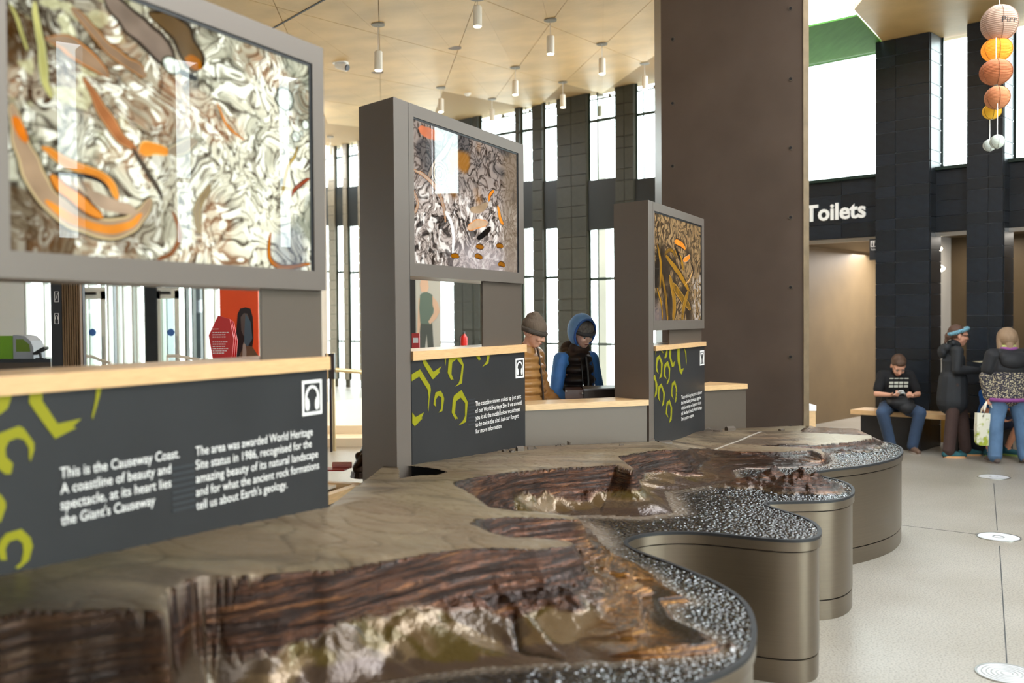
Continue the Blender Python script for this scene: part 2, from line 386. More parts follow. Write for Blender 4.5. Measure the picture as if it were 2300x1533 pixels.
# striped outdoor planter ladder seen through the glass, and pale stone fins outside the entrance
struct(bmobj('ground_outside', (lambda bm: (prism(bm, [(-60, 18.8), (-3.6, 18.8), (-5.3, 27), (6, 22), (30, 16), (40, 60), (-60, 70)], -.3, -.02), bm)[1])(bmesh.new()), M['outground']))
for (u0, u1, y, m) in ((62, 84, 24, 'outstone'), (99, 110, 23, 'outstone'), (190, 200, 22, 'outstone'), (250, 256, 21, 'blacktile'), (262, 276, 23, 'outstone'), (288, 296, 21, 'outstone'), (435, 450, 21, 'blacktile'), (457, 478, 24, 'outstone'), (366, 376, 24, 'blacktile'), (640, 660, 24, 'outstone')):
    struct(bmobj('wall_outside_pier', ebox(u0, u1, -.05, 6, y, y+.5), M[m]))
# ---- ceilings
p0 = Vector((1.0*0, 0)); 
def lam(u, v):      # ray onto the left ceiling plane
    d = ray(u, v); a, b, c = .085, .082, 5.53+.085*.4-.082*11.44
    t = (c-EYE)/(d.z-a*d.x-b*d.y); return Vector((d.x*t, d.y*t, EYE+d.z*t))
bnd = hdir(1650, 700)
Lpoly = [(-16, -6), (-.9, -6), (0, 1.5)]+[(bnd.x*k, bnd.y*k) for k in (8, 20.6)]
cw0 = WW(1.2, .45); cw1 = WW(-(WA-WB).length-.3, .45)
Lpoly = [(-22, -8), (1.2, -8), (1.2, 2), (bnd.x*8, bnd.y*8), (bnd.x*20.5, bnd.y*20.5), (cw0.x, cw0.y), (cw1.x, cw1.y), (cw1.x-.2, 22), (XE+.1, YE+.25), (-22, YE+.25)]
bm = bmesh.new(); prism(bm, Lpoly, lambda p: ceilL(*p[:2])+.035, lambda p: ceilL(*p[:2])+.5)
CE = struct(bmobj('ceiling', bm, M['concrete_gap']))
# seams follow the lattice of pendants measured in the photograph
pend_px = [(849, 53), (1072, -6), (1236, 43), (1352, 97), (1448, 141), (1157, 150), (990, 195), (1105, 221), (1264, 183), (1348, 213), (1200, 245), (742, 306), (751, 335)]
PN = [lam(*p) for p in pend_px]
B0 = PN[1]; S1 = (PN[4]-PN[1])/3; S2 = ((PN[7]-PN[3])+(PN[6]-PN[2])+(PN[8]-PN[4]))/6*1.0
S2 = ((PN[8]-PN[3])+(PN[5]-PN[2]))/2
print('lattice', B0, S1, S2, 'wallW', su(1480, 187), su(740, 340))
def inpoly(x, y, P):
    c = False; n = len(P)
    for i in range(n):
        x1, y1 = P[i][:2]; x2, y2 = P[(i+1) % n][:2]
        if (y1 > y) != (y2 > y) and x < (x2-x1)*(y-y1)/(y2-y1)+x1: c = not c
    return c
np_ = 0
for i in range(-7, 9):
    for j in range(-9, 10):
        q = [B0+S1*(i+a)+S2*(j+b) for a, b in ((0, 0), (1, 0), (1, 1), (0, 1))]
        c = sum((Vector(p) for p in q), Vector())/4
        if not all(inpoly(p.x, p.y, Lpoly) for p in q): continue
        if c.y < 3: continue
        q = [c+(p-c)*.996 for p in q]
        # each panel is split along its diagonal as the seams show
        for tri in ((q[0], q[1], q[2]), (q[0], q[2], q[3])):
            cc = sum(tri, Vector())/3; tr = [cc+(p-cc)*.9965 for p in tri]
            bm = bmesh.new(); prism(bm, tr, lambda p: ceilL(*p[:2]), lambda p: ceilL(*p[:2])+.034)
            bmobj('ceiling_panel', bm, M['concrete'], CE); np_ += 1
print('ceiling panels', np_)
# right-hand ceiling: flat at ZC with skylight cut-out and green strip
def oc(u, v): return onz(u, v, ZC)
ca = oc(1973, 106); cb = oc(1918, 22); cdir = (cb-ca).normalized(); cfar = ca+cdir*9
gl = oc(1925, 37)
bd2 = hdir(1735, 700)
wend = TW(TEND, .45); Lw = TW(tl-3, .45)
Rpoly = [TW(tu(1973), .45), wend, Vector((wend.x+.3, -8, 0)), Vector((1.25, -8, 0)), Vector((1.25, 0.3, 0)), Vector((5.8, 0.3, 0)), Vector((5.8, 7.4, 0)), Vector((4.1, 8.4, 0)), Vector((4.1, 10.9, 0)), cb]
bm = bmesh.new(); prism(bm, [(p.x, p.y) for p in Rpoly], ZC, ZC+.35)
struct(bmobj('ceiling_right', bm, M['concrete']))
bm = bmesh.new(); prism(bm, [(1.15, 0), (2.9, 0), (2.9, 10.4), (bnd.x*10.7, bnd.y*10.7), (bnd.x*8, bnd.y*8)], ZC+.4, ZC+.75); struct(bmobj('ceiling_link', bm, M['concrete']))
e2 = TW(tl-2.5, .45); w2 = TW(tu(1973)-.02, .45)
ga = ca; gb = gl; gdir = (TW(0)-TW(1)).normalized()
bm = bmesh.new(); prism(bm, [(w2.x, w2.y), (gb.x, gb.y), ((gb+gdir*1.55).x, (gb+gdir*1.55).y), ((w2+gdir*1.55).x, (w2+gdir*1.55).y)], ZC+.005, ZC+.03)
struct(bmobj('ceiling_green_strip', bm, M['greenslab']))
struct(bmobj('wall_far_closure', (lambda bm: (prism(bm, [(bnd.x*20.4, bnd.y*20.4), (bnd.x*20.4+.2, bnd.y*20.4), (TW(tl-4, 6).x, TW(tl-4, 6).y+.2), (TW(tl-4, 6).x, TW(tl-4, 6).y)], 0, 7.5), bm)[1])(bmesh.new()), M['brownwall']))
# ---- unseen walls behind and left of the camera
struct(bmobj('wall_left', (lambda bm: (prism(bm, [(-22.2, -8), (-22, -8), (-22, 18.8), (-22.2, 18.8)], 0, 5.5), bm)[1])(bmesh.new()), M['outstone']))
BM = bmesh.new()
for x in np.arange(-22, wend.x+.1, 3.0):
    prism(BM, [(x, -8.2), (x+1.5, -8.2), (x+1.5, -7.8), (x, -7.8)], 0, 5.7)
struct(bmobj('wall_back', BM, M['blacktile']))
struct(bmobj('wall_back_band', (lambda bm: (prism(bm, [(-22, -8.1), (wend.x, -8.1), (wend.x, -7.9), (-22, -7.9)], 0, 2.2), bm)[1])(bmesh.new()), M['blacktile']))
# ---- floor
struct(bmobj('ceiling_joint', (lambda bm, a, b: (prism(bm, [(a.x-.02, a.y), (a.x+.02, a.y), (b.x+.02, b.y), (b.x-.02, b.y)], lambda p: ceilL(*p[:2])-.006, lambda p: ceilL(*p[:2])-.001), bm)[1])(bmesh.new(), lam(608, 66), lam(740, -8)), M['groove']))
bm = bmesh.new(); prism(bm, [(-22, -8), (wend.x+1, -8), (wend.x+1, wend.y)] + [TW(TEND, 6)[:2], TW(-5, 6)[:2], (6, 22), (-5.3, 27), (-5.3, 22), (-22, 19)], -.2, 0)
struct(bmobj('floor', bm, M['floor']))
sp = [onz(737, 1000, 0), onz(830, 1000, 0)]
for k, (dy, h) in enumerate(((0.0, .12), (.55, .24))):
    bm = bmesh.new(); prism(bm, [(-8, 13.6+dy), (1.0, 13.6+dy), (1.0, 19.3), (-3, 23.5) if False else (-1.5, 21.6), (-3.4, 18.4), (-8, 18.4)], 0.12*k+.001, h)
    struct(bmobj('floor_step', bm, mat('pale limestone step %d' % k, srgb(226, 212, 186), .35)))

# area lamps added to brighten the corridor and openings behind the facade
def area(name, loc, sx, sy, e, col=(1, .93, .82), rot=(0, 0, 0)):
    l = bpy.data.lights.new(name, 'AREA'); l.shape = 'RECTANGLE'; l.size = sx; l.size_y = sy; l.energy = e; l.color = col
    o = bpy.data.objects.new(name, l); COL.objects.link(o); o.location = loc; o.rotation_euler = rot; return o
area('corridor_fill', TW(-.6, 3.0, 2.85), 1.6, 2.5, 105, (1, .98, .95))
area('corridor_fill', TW(1.0, .9, 2.85), .8, .5, 5); area('corridor_fill', TW(2.0, .9, 2.85), .8, .5, 5)

# side wall on the right, from the end of the tiled facade towards the camera: slim windows, then the glazed entrance
XW = wend.x
def swall(y0, y1, z0, z1, dx0=0.0, dx1=.35):
    bm = bmesh.new(); prism(bm, [(XW+dx0, y0), (XW+dx1, y0), (XW+dx1, y1), (XW+dx0, y1)], z0, z1); return bm
yy = wend.y+.3; k = 0
while yy > 3.6:
    struct(bmobj('wall_side_column', swall(yy-1.25, yy, 0, ZC), M['blacktile'])); yy -= 1.25
    struct(bmobj('wall_side_band', swall(yy-.33, yy, 0, 2.9, .1, .3), M['band']))
    f = struct(bmobj('window_%d' % (300+k), (lambda bm: (prism(bm, [(XW+.15, yy-.33), (XW+.2, yy-.33), (XW+.2, yy), (XW+.15, yy)], 3.78, 3.84), bm)[1])(bmesh.new()), M['frame_green'])); bmobj('pane', swall(yy-.33, yy, 2.9, ZC, .17, .176), M['glass'], f); yy -= .33; k += 1
while yy > -7.5:
    f = struct(bmobj('window_%d' % (300+k), swall(yy-.12, yy, 0, ZC, .05, .2), M['frame_green'])); bmobj('pane', swall(yy-1.6, yy-.12, .05, ZC, .12, .126), M['glass'], f); yy -= 1.6; k += 1
# ================================================================== DISPLAY PANELS
P2R = aty(1178, 720, 6.9); DP = hdir(2215, 712); DPn = Vector((DP.y, -DP.x, 0))       # DPn faces the viewer's side
BS = hdir(-850, 737)                                                                # receding side direction
R1 = aty(733, 720, 3.8); R2 = aty(1178, 720, 6.9); R3 = aty(1582, 720, 8.7)
R1.z = R2.z = R3.z = 0
class Pan:
    def __init__(s, Rp): s.R = Rp
    def sz(s, u, v):
        p = online(u, v, s.R, s.R+DP); return (Vector((p.x, p.y, 0))-s.R).dot(DP), p.z
    def W(s, a, z, n=0.0, b=0.0): return s.R+DP*a+DPn*n+BS*b+Vector((0, 0, z))
    def px(s, u, v, n=0.0): a, z = s.sz(u, v); return s.W(a, z, n)
def pbox(P, s0, s1, z0, z1, b0, b1, n=0.0):
    bm = bmesh.new(); prism(bm, [P.W(s0, 0, n, b0), P.W(s1, 0, n, b0), P.W(s1, 0, n, b1), P.W(s0, 0, n, b1)], z0, z1); return bm
TH = 0.34
def icon(P, px4, parent):
    a0, z1 = P.sz(*px4[0]); a1, z0 = P.sz(*px4[1]); bm = bmesh.new(); n = .0035
    def q(x, y): return P.W(a0+(a1-a0)*x, z0+(z1-z0)*y, n)
    def poly(pts): flat_poly(bm, [q(*p) for p in pts], -DPn, .002)
    w = .09
    poly([(0, 0), (1, 0), (1, w), (0, w)]); poly([(0, 1-w), (1, 1-w), (1, 1), (0, 1)])
    poly([(0, w), (w, w), (w, 1-w), (0, 1-w)]); poly([(1-w, w), (1, w), (1, 1-w), (1-w, 1-w)])
    N = 14; o = []; i_ = []
    for k in range(N+1):
        t = math.pi*k/N; o.append((.5+.36*math.cos(t), .48+.37*math.sin(t))); i_.append((.5+.27*math.cos(t), .48+.29*math.sin(t)))
    poly([o[0]]+o[1:]+i_[::-1]); 
    for sx in (-1, 1):
        poly([(.5+sx*x, y) for x, y in ((.36, .5), (.36, .3), (.34, .2), (.26, .13), (.17, .16), (.14, .28), (.16, .42), (.22, .5))])
    # stalk inside the band of the printed symbol
    poly([(.44, .2), (.56, .2), (.56, .6), (.44, .6)]) if False else None
    bmobj('headphone_icon', bm, M['whiteprint'], parent)
def motif(P, zoomf, off, pts, parent, n=.0022):
    w3 = []
    for x, y in pts: w3.append(P.px(off[0]+x/zoomf, off[1]+y/zoomf, n))
    bm = bmesh.new(); flat_poly(bm, w3, -DPn, .0015); bmobj('lime_motif', bm, M['lime'], parent)
def lines(P, first, last, ends, texts, parent, capf=.66):
    """first/last: pixel of the first and last baseline start; ends: pixel x of each line's end"""
    n = len(texts); a0, zf = P.sz(*first); _, zl = P.sz(*last); sp = (zf-zl)/(n-1); bm = bmesh.new()
    for i, (t, e) in enumerate(zip(texts, ends)):
        z = zf-sp*i
        vv = 720+((EYE-z)*FPX/ (P.W(a0, 0).y))
        a1 = P.sz(e, first[1])[0]
        put_text(bm, t, P.W(a0, z, .004), DP, Vector((0, 0, 1)), DPn, sp*capf, a1-a0, weight=.004)
    bmobj('lettering', bm, M['whiteprint'], parent)
def rules(P, u0, u1, v0, v1, n, parent):
    bm = bmesh.new(); a0, z0 = P.sz(u0, v0); a1, _ = P.sz(u1, v0); _, z1 = P.sz(u0, v1)
    for k in range(n):
        z = z0+(z1-z0)*k/(n-1); flat_poly(bm, [P.W(a0, z, .003), P.W(a1, z, .003), P.W(a1, z-.008, .003), P.W(a0, z-.008, .003)], -DPn, .002)
    bmobj('ruled_lines', bm, M['darkprint'], parent)
# ---------------- printed sea photographs: colour painted on a fine grid of the print
def vnoise(X, Y, s, seed=0):
    r = np.random.default_rng(seed); G = r.random((64, 64)); x = X*s; y = Y*s
    xi = np.floor(x).astype(int); yi = np.floor(y).astype(int); fx = x-xi; fy = y-yi
    fx = fx*fx*(3-2*fx); fy = fy*fy*(3-2*fy); g = lambda a, b: G[a % 64, b % 64]
    return (g(xi, yi)*(1-fx)+g(xi+1, yi)*fx)*(1-fy)+(g(xi, yi+1)*(1-fx)+g(xi+1, yi+1)*fx)*fy
def fbm(X, Y, s, o=4, seed=0):
    v = 0; a = .5; t = 0
    for k in range(o): v = v+a*vnoise(X+3.7*k, Y+1.3*k, s*2**k, seed+k); t += a; a *= .5
    return v/t
def sd_poly(X, Y, pts):
    d = np.full(X.shape, 9e9); tt = np.zeros(X.shape); n = len(pts)-1
    for i in range(n):
        ax, ay = pts[i]; bx, by = pts[i+1]; L = (bx-ax)**2+(by-ay)**2+1e-12
        t = np.clip(((X-ax)*(bx-ax)+(Y-ay)*(by-ay))/L, 0, 1)
        q = np.hypot(X-ax-t*(bx-ax), Y-ay-t*(by-ay)); m = q < d; d = np.where(m, q, d); tt = np.where(m, (i+t)/n, tt)
    return d, tt
def lin(c): return np.array(srgb(*c))
def mix(C, c, m): return C*(1-m[..., None])+np.asarray(c)*m[..., None]
def smooth(a, b, x): t = np.clip((x-a)/(b-a), 0, 1); return t*t*(3-2*t)
def ribbon(C, X, Y, pts, w, col, edge=None, dark=None, taper=True, wob=.01, seed=3):
    Xw = X+wob*(fbm(X, Y, 9, 2, seed)-.5)*2; Yw = Y+wob*(fbm(X, Y, 9, 2, seed+9)-.5)*2
    # smooth the polyline
    P = [Vector((p[0], p[1])) for p in pts]
    for _ in range(2):
        Q = [P[0]]
        for i in range(len(P)-1): Q += [P[i]*.75+P[i+1]*.25, P[i]*.25+P[i+1]*.75]
        Q.append(P[-1]); P = Q
    d, t = sd_poly(Xw, Yw, [(p.x, p.y) for p in P])
    ww = w*(np.sin(np.pi*np.clip(t*.92+.04, 0, 1))**.6 if taper else 1)
    if dark is not None: C = mix(C, dark, 1-smooth(ww*1.0, ww*1.35, d))
    if edge is not None: C = mix(C, edge, 1-smooth(ww*.85, ww*1.1, d))
    sh = .75+.5*fbm(X, Y, 14, 2, seed+4)
    m = 1-smooth(ww*.7, ww*.92, d)
    return C*(1-m[..., None])+(np.asarray(col)*sh[..., None])*m[..., None]
PANREF = {}
def sea_art(which, nx, ny):
    U, V = np.meshgrid(np.linspace(0, 1, nx), np.linspace(0, 1, ny)); asp = {1: 1.3, 2: 1.35, 3: 1.35}[which]
    X = U*asp; Y = V       # Y up
    wx = fbm(X, Y, 4, 3, 11+which)-.5; wy = fbm(X, Y, 4, 3, 31+which)-.5
    Xw = X+.28*wx; Yw = Y+.28*wy
    n1 = fbm(Xw, Yw, 16, 3, 5+which); n2 = fbm(Xw*1.0, Yw*.6, 34, 3, 8+which); big = fbm(X, Y, 2.6, 3, 77+which)
    rid = 1-np.abs(2*n1-1)*2.2; rid2 = 1-np.abs(2*n2-1)*2.0
    def liquid(sc, seed, k, str_=(1, 1)):
        a = fbm(Xw*str_[0], Yw*str_[1], sc, 3, seed); fr = (a*k) % 1
        return smooth(.04, .30, fr)*(1-smooth(.72, 1.0, fr)), fr
    if which == 1:
        P_ = PANREF[1]
        def N_(px): 
            a, z = P_[0].sz(*px); return ((a-P_[1])/(P_[2]-P_[1])*asp, (z-P_[3])/(P_[4]-P_[3]))
        def rb(pts, w, col, edge=None, dark=None, **k):
            nonlocal C; C = ribbon(C, X, Y, [N_(q) for q in pts], w, lin(col), lin(edge) if edge else None, lin(dark) if dark else None, **k)
        b1, f1 = liquid(7, 15, 7, (1, .8)); b2, f2 = liquid(13, 35, 6)
        glob = np.clip(.25+.55*U+.38*(1-V)+.5*(big-.5), .05, 1)
        br = np.clip(.62*b1+.38*b2, 0, 1)*glob+.12*glob
        C = lin((58, 42, 28))+(lin((226, 222, 208))-lin((58, 42, 28)))*np.clip(br*1.15, 0, 1)[..., None]
        C = mix(C, lin((168, 122, 88)), .65*smooth(.46, .62, fbm(X, Y, 5, 3, 97))*(1-.6*b2)); C = mix(C, lin((132, 136, 124)), .3*smooth(.50, .62, fbm(X, Y, 6, 3, 91)))
        C = mix(C, lin((44, 28, 16)), .80*smooth(.10, .0, f1)*smooth(.3, .5, big)); C = mix(C, lin((60, 52, 40)), .6*smooth(.08, .0, f2))
        C = mix(C, lin((244, 243, 236)), .95*smooth(.66, .8, b2*.5+b1*.3+.35*glob)*smooth(.52, .62, n2))
        dkr = smooth(.34, .05, U)*smooth(.28, .6, V)*smooth(.25, .5, fbm(X, Y, 5, 2, 19)+.1); C = mix(C, lin((44, 27, 12)), .92*dkr*(1-.7*b2))
        C = mix(C, lin((84, 58, 26)), .7*smooth(.50, .62, fbm(X, Y, 7, 2, 55))*smooth(.6, .2, U))
        C = mix(C, lin((214, 212, 178)), .6*smooth(.6, .7, fbm(X, Y, 16, 2, 23))*smooth(.5, .1, U)*smooth(.3, .6, V))
        C = mix(C, lin((96, 104, 96)), .55*smooth(.5, .6, fbm(X, Y, 4, 3, 57))*smooth(.6, .9, U))
        G = (150, 128, 110); O = (212, 146, 70); K = (34, 22, 14); Y_ = (176, 172, 120)
        rb([(88, 0), (106, 80), (101, 155), (121, 224)], .014, Y_, (206, 204, 168), K, wob=.02); rb([(30, 10), (50, 60), (68, 110)], .010, Y_, None, K, wob=.02)
        rb([(129, 89), (200, 129), (250, 176)], .030, G, O, K, wob=.03); rb([(175, 32), (236, 90), (290, 140), (322, 165)], .024, G, (200, 150, 90), K, wob=.03)
        rb([(240, -10), (310, 50), (370, 120), (398, 160)], .045, (138, 124, 116), None, (52, 44, 42), wob=.03); rb([(350, 30), (400, 70), (440, 125), (452, 150)], .050, (104, 84, 58), (64, 44, 24), K, wob=.05)
        rb([(425, 132), (444, 140), (456, 150)], .030, (160, 104, 26), None, None); rb([(408, 160), (432, 168), (450, 178)], .018, K)
        rb([(193, 182), (244, 262), (280, 310), (318, 345)], .024, (170, 120, 84), (210, 170, 130), K, wob=.03); rb([(310, 340), (350, 400), (368, 440)], .010, (96, 88, 80), None, K, wob=.03)
        rb([(32, 241), (47, 301), (77, 387), (112, 448), (159, 489), (215, 510), (275, 512), (312, 486), (338, 446)], .040, (168, 146, 126), (214, 196, 160), K, wob=.015)
        rb([(36, 262), (46, 285), (64, 316)], .022, (206, 128, 44)); rb([(110, 452), (130, 470), (165, 495), (241, 516), (296, 504), (318, 478)], .020, O, None, None, wob=.01)
        rb([(99, 327), (142, 356), (194, 379), (234, 392), (258, 418), (266, 446)], .022, O, (226, 196, 150), K, wob=.015); rb([(125, 386), (180, 392), (225, 402), (250, 428)], .012, (58, 54, 58))
        rb([(120, 395), (150, 432), (190, 465), (236, 486)], .024, O, (120, 70, 30), K, wob=.015); rb([(200, 442), (250, 462), (300, 470)], .028, (176, 156, 140), None, None, wob=.02)
        rb([(330, 346), (356, 336), (392, 350)], .028, O, (236, 190, 120), None, wob=.03); rb([(395, 352), (425, 335), (448, 320)], .030, (160, 146, 130), (206, 196, 170), (60, 50, 40), wob=.03)
        rb([(488, 231), (515, 288), (552, 316)], .006, O, None, (110, 66, 36), wob=.01); rb([(479, 417), (447, 462), (449, 525)], .014, (150, 134, 110), (196, 176, 130), K, wob=.02)
        rb([(395, 475), (410, 512), (388, 575), (350, 590)], .012, (140, 96, 66), (216, 208, 190), K, wob=.02); rb([(668, 325), (645, 399), (628, 442)], .008, (176, 150, 80), None, K, wob=.02)
        rb([(700, 400), (670, 420), (655, 440)], .010, (150, 84, 60), None, K, wob=.03); rb([(612, 523), (606, 575), (622, 598), (660, 600), (700, 592)], .012, (190, 120, 24), (70, 50, 24), K, wob=.01)
        c = N_((655, 565)); m = smooth(.16, .08, np.hypot((X-c[0])*1.2, Y-c[1])); C = mix(C, lin((112, 118, 134)), .6*m)
        for px, r in (((643, 222), .045), ((690, 280), .020), ((668, 306), .022), ((682, 300), .012), ((390, 146), .03)):
            c = N_(px); d = np.hypot(X-c[0]+.02*(fbm(X, Y, 30, 2, 2)-.5), Y-c[1]); C = mix(C, lin((70, 72, 60)), smooth(r*1.35, r*1.1, d)); C = mix(C, lin((228, 232, 228)), smooth(r*1.1, r*.9, d)*(.6+.4*smooth(.4, .6, fbm(X, Y, 50, 2, 4))))
    elif which == 2:
        b1, f1 = liquid(10, 15, 6, (1, .8)); b2, f2 = liquid(26, 35, 6, (1.3, .7)); C = lin((84, 68, 60))+(lin((190, 180, 180))-lin((84, 68, 60)))*np.clip(.5*b1+.5*b2*smooth(.75, .4, V)+.1, 0, 1)[..., None]
        C = mix(C, lin((40, 30, 26)), .8*smooth(.10, .0, f1)); C = mix(C, lin((48, 38, 34)), .7*smooth(.12, .0, f2)*smooth(.6, .4, V))
        C = mix(C, lin((60, 52, 48)), .7*smooth(.72, .95, rid)); C = mix(C, lin((236, 232, 236)), .8*smooth(.56, .7, n2)*smooth(.62, .45, V))
        C = mix(C, lin((46, 36, 32)), .85*smooth(.60, .70, fbm(Xw, Yw, 22, 2, 60))*smooth(.55, .42, V)*smooth(.95, .7, U))
        C = mix(C, lin((190, 182, 190)), .6*smooth(.3, .1, V)*smooth(.2, .5, U)); C = mix(C, lin((132, 118, 104)), .7*smooth(.80, .92, U+.05*n1))
        C = mix(C, lin((58, 62, 70)), .6*smooth(.6, .75, fbm(X, Y, 5, 2, 64))*smooth(.5, .7, V))
        C = mix(C, lin((168, 122, 50)), .8*smooth(.50, .66, fbm(X, Y, 5, 2, 66))*smooth(.12, .0, np.abs(X-.62)-.14)*smooth(.45, .55, V))
        o = lin((226, 150, 62)); g = lin((176, 158, 146)); dk = lin((34, 28, 26))
        C = ribbon(C, X, Y, [(.08, .94), (.2, .92), (.34, .93)], .05, lin((196, 128, 100)), None, None)
        C = ribbon(C, X, Y, [(.46, .96), (.38, .84), (.24, .72), (.16, .60)], .028, lin((150, 136, 128)), None, dk)
        r = np.hypot(X-.30, Y-.66); C = mix(C, lin((220, 210, 196)), .8*(np.abs((r*38) % 1-.5) < .25)*smooth(.1, .085, r)); C = mix(C, dk, .6*(np.abs((r*38+.5) % 1-.5) < .18)*smooth(.1, .085, r))
        C = ribbon(C, X, Y, [(.0, .64), (.14, .62), (.28, .54), (.36, .40), (.36, .32)], .014, g, o, dk)
        C = ribbon(C, X, Y, [(.0, .50), (.06, .42), (.02, .34)], .012, g, o, dk)
        C = ribbon(C, X, Y, [(.36, .40), (.46, .30), (.44, .1)], .022, lin((222, 222, 228)), None, None)
        C = ribbon(C, X, Y, [(1.0, .64), (.94, .60), (.92, .54)], .018, o, None, dk); C = ribbon(C, X, Y, [(1.05, .52), (1.08, .42), (1.12, .38)], .02, o, lin((190, 170, 120)), dk)
        C = ribbon(C, X, Y, [(.68, .44), (.80, .46), (.90, .52)], .035, lin((170, 150, 130)), None, None)
        C = ribbon(C, X, Y, [(.76, .24), (.86, .28), (.95, .34)], .03, dk); C = ribbon(C, X, Y, [(.64, .30), (.76, .35), (.90, .37)], .035, lin((190, 166, 146)), o, None)
        for a, b in ((.74, .17), (.72, .09), (1.05, .05), (.42, .08), (1.02, .2)): C = ribbon(C, X, Y, [(a, b), (a+.05, b+.01), (a+.1, b)], .02, lin((150, 104, 30)), None, lin((80, 50, 20)))
    else:
        b1, f1 = liquid(8, 15, 6, (1.4, .5)); C = lin((84, 68, 50))+(lin((164, 142, 112))-lin((84, 68, 50)))*b1[..., None]; C = mix(C, lin((40, 30, 22)), .6*smooth(.12, .0, f1))
        C = mix(C, lin((70, 58, 44)), .6*smooth(.7, .95, rid)); C = mix(C, lin((196, 190, 190)), .8*smooth(.54, .64, n2)*smooth(.72, .85, U)*smooth(.55, .4, V))
        C = mix(C, lin((34, 30, 30)), .85*smooth(.42, .6, fbm(X, Y, 4, 3, 24))*smooth(.8, .65, V)*smooth(.85, .7, U)); C = mix(C, lin((140, 130, 136)), .7*smooth(.25, .05, V)*smooth(.3, .1, U))
        o = lin((230, 156, 62)); ol = lin((158, 124, 44)); dk = lin((24, 20, 22))
        for k, (pts, w) in enumerate(([[(.2, .45), (.3, .25), (.36, .0)], .035], [[(.42, .42), (.55, .2), (.5, .0)], .05], [[(.3, .62), (.7, .45), (.98, .3)], .04], [[(.5, .35), (.75, .22), (1.0, .12)], .05],
                [[(.1, .7), (.2, .5), (.15, .3)], .03], [[(.55, .68), (.75, .6), (.8, .5)], .03], [[(.28, .62), (.45, .70), (.6, .6)], .02], [[(.75, .0), (.8, .15), (.95, .3)], .04], [[(.08, .3), (.2, .15), (.22, 0)], .018])):
            C = ribbon(C, X, Y, pts, w, ol*(.8+.15*(k % 3)), lin((196, 164, 100)) if k % 2 else None, dk)
        C = ribbon(C, X, Y, [(.55, .76), (.70, .77), (.86, .72)], .035, o, None, dk); C = ribbon(C, X, Y, [(.55, .72), (.68, .62), (.72, .58)], .03, dk)
        C = ribbon(C, X, Y, [(.80, .60), (.9, .62), (1.0, .66)], .035, o, lin((200, 190, 180)), dk); C = ribbon(C, X, Y, [(1.04, .58), (1.1, .52), (1.08, .45)], .02, dk)
        C = ribbon(C, X, Y, [(.86, .36), (.95, .40), (1.08, .50)], .012, lin((206, 170, 120)))
    C = np.clip(C, 0, 1)**1.28*(np.array((.97, .94, .88)) if which == 1 else np.array((.98, .92, .83)))
    return C
ARTMAT = attrmat('printed seascape under gloss', rough=0.45, coat=1.0, spec=0.0)
def art_mesh(P, s0, s1, z0, z1, which, parent):
    nx, ny = {1: (640, 500), 2: (330, 260), 3: (200, 200)}[which]
    U, V = np.meshgrid(np.linspace(0, 1, nx), np.linspace(0, 1, ny))
    o = P.W(s0, z0, -.008); ex = np.array(DP*(s1-s0)); ez = np.array((0, 0, z1-z0))
    co = np.array(o)+U[..., None]*ex+V[..., None]*ez
    idx = np.arange(nx*ny).reshape(ny, nx); f = np.stack([idx[:-1, :-1], idx[:-1, 1:], idx[1:, 1:], idx[1:, :-1]], -1).reshape(-1, 4)
    me = bpy.data.meshes.new('art_print'); me.from_pydata(co.reshape(-1, 3).tolist(), [], f.tolist())
    PANREF[which] = (P, s0, s1, z0, z1)
    C = sea_art(which, nx, ny).reshape(-1, 3)
    at = me.color_attributes.new('Col', 'FLOAT_COLOR', 'POINT'); at.data.foreach_set('color', np.concatenate([C, np.ones((len(C), 1))], 1).astype(np.float32).ravel())
    return new_obj('art_print', me, ARTMAT, parent)
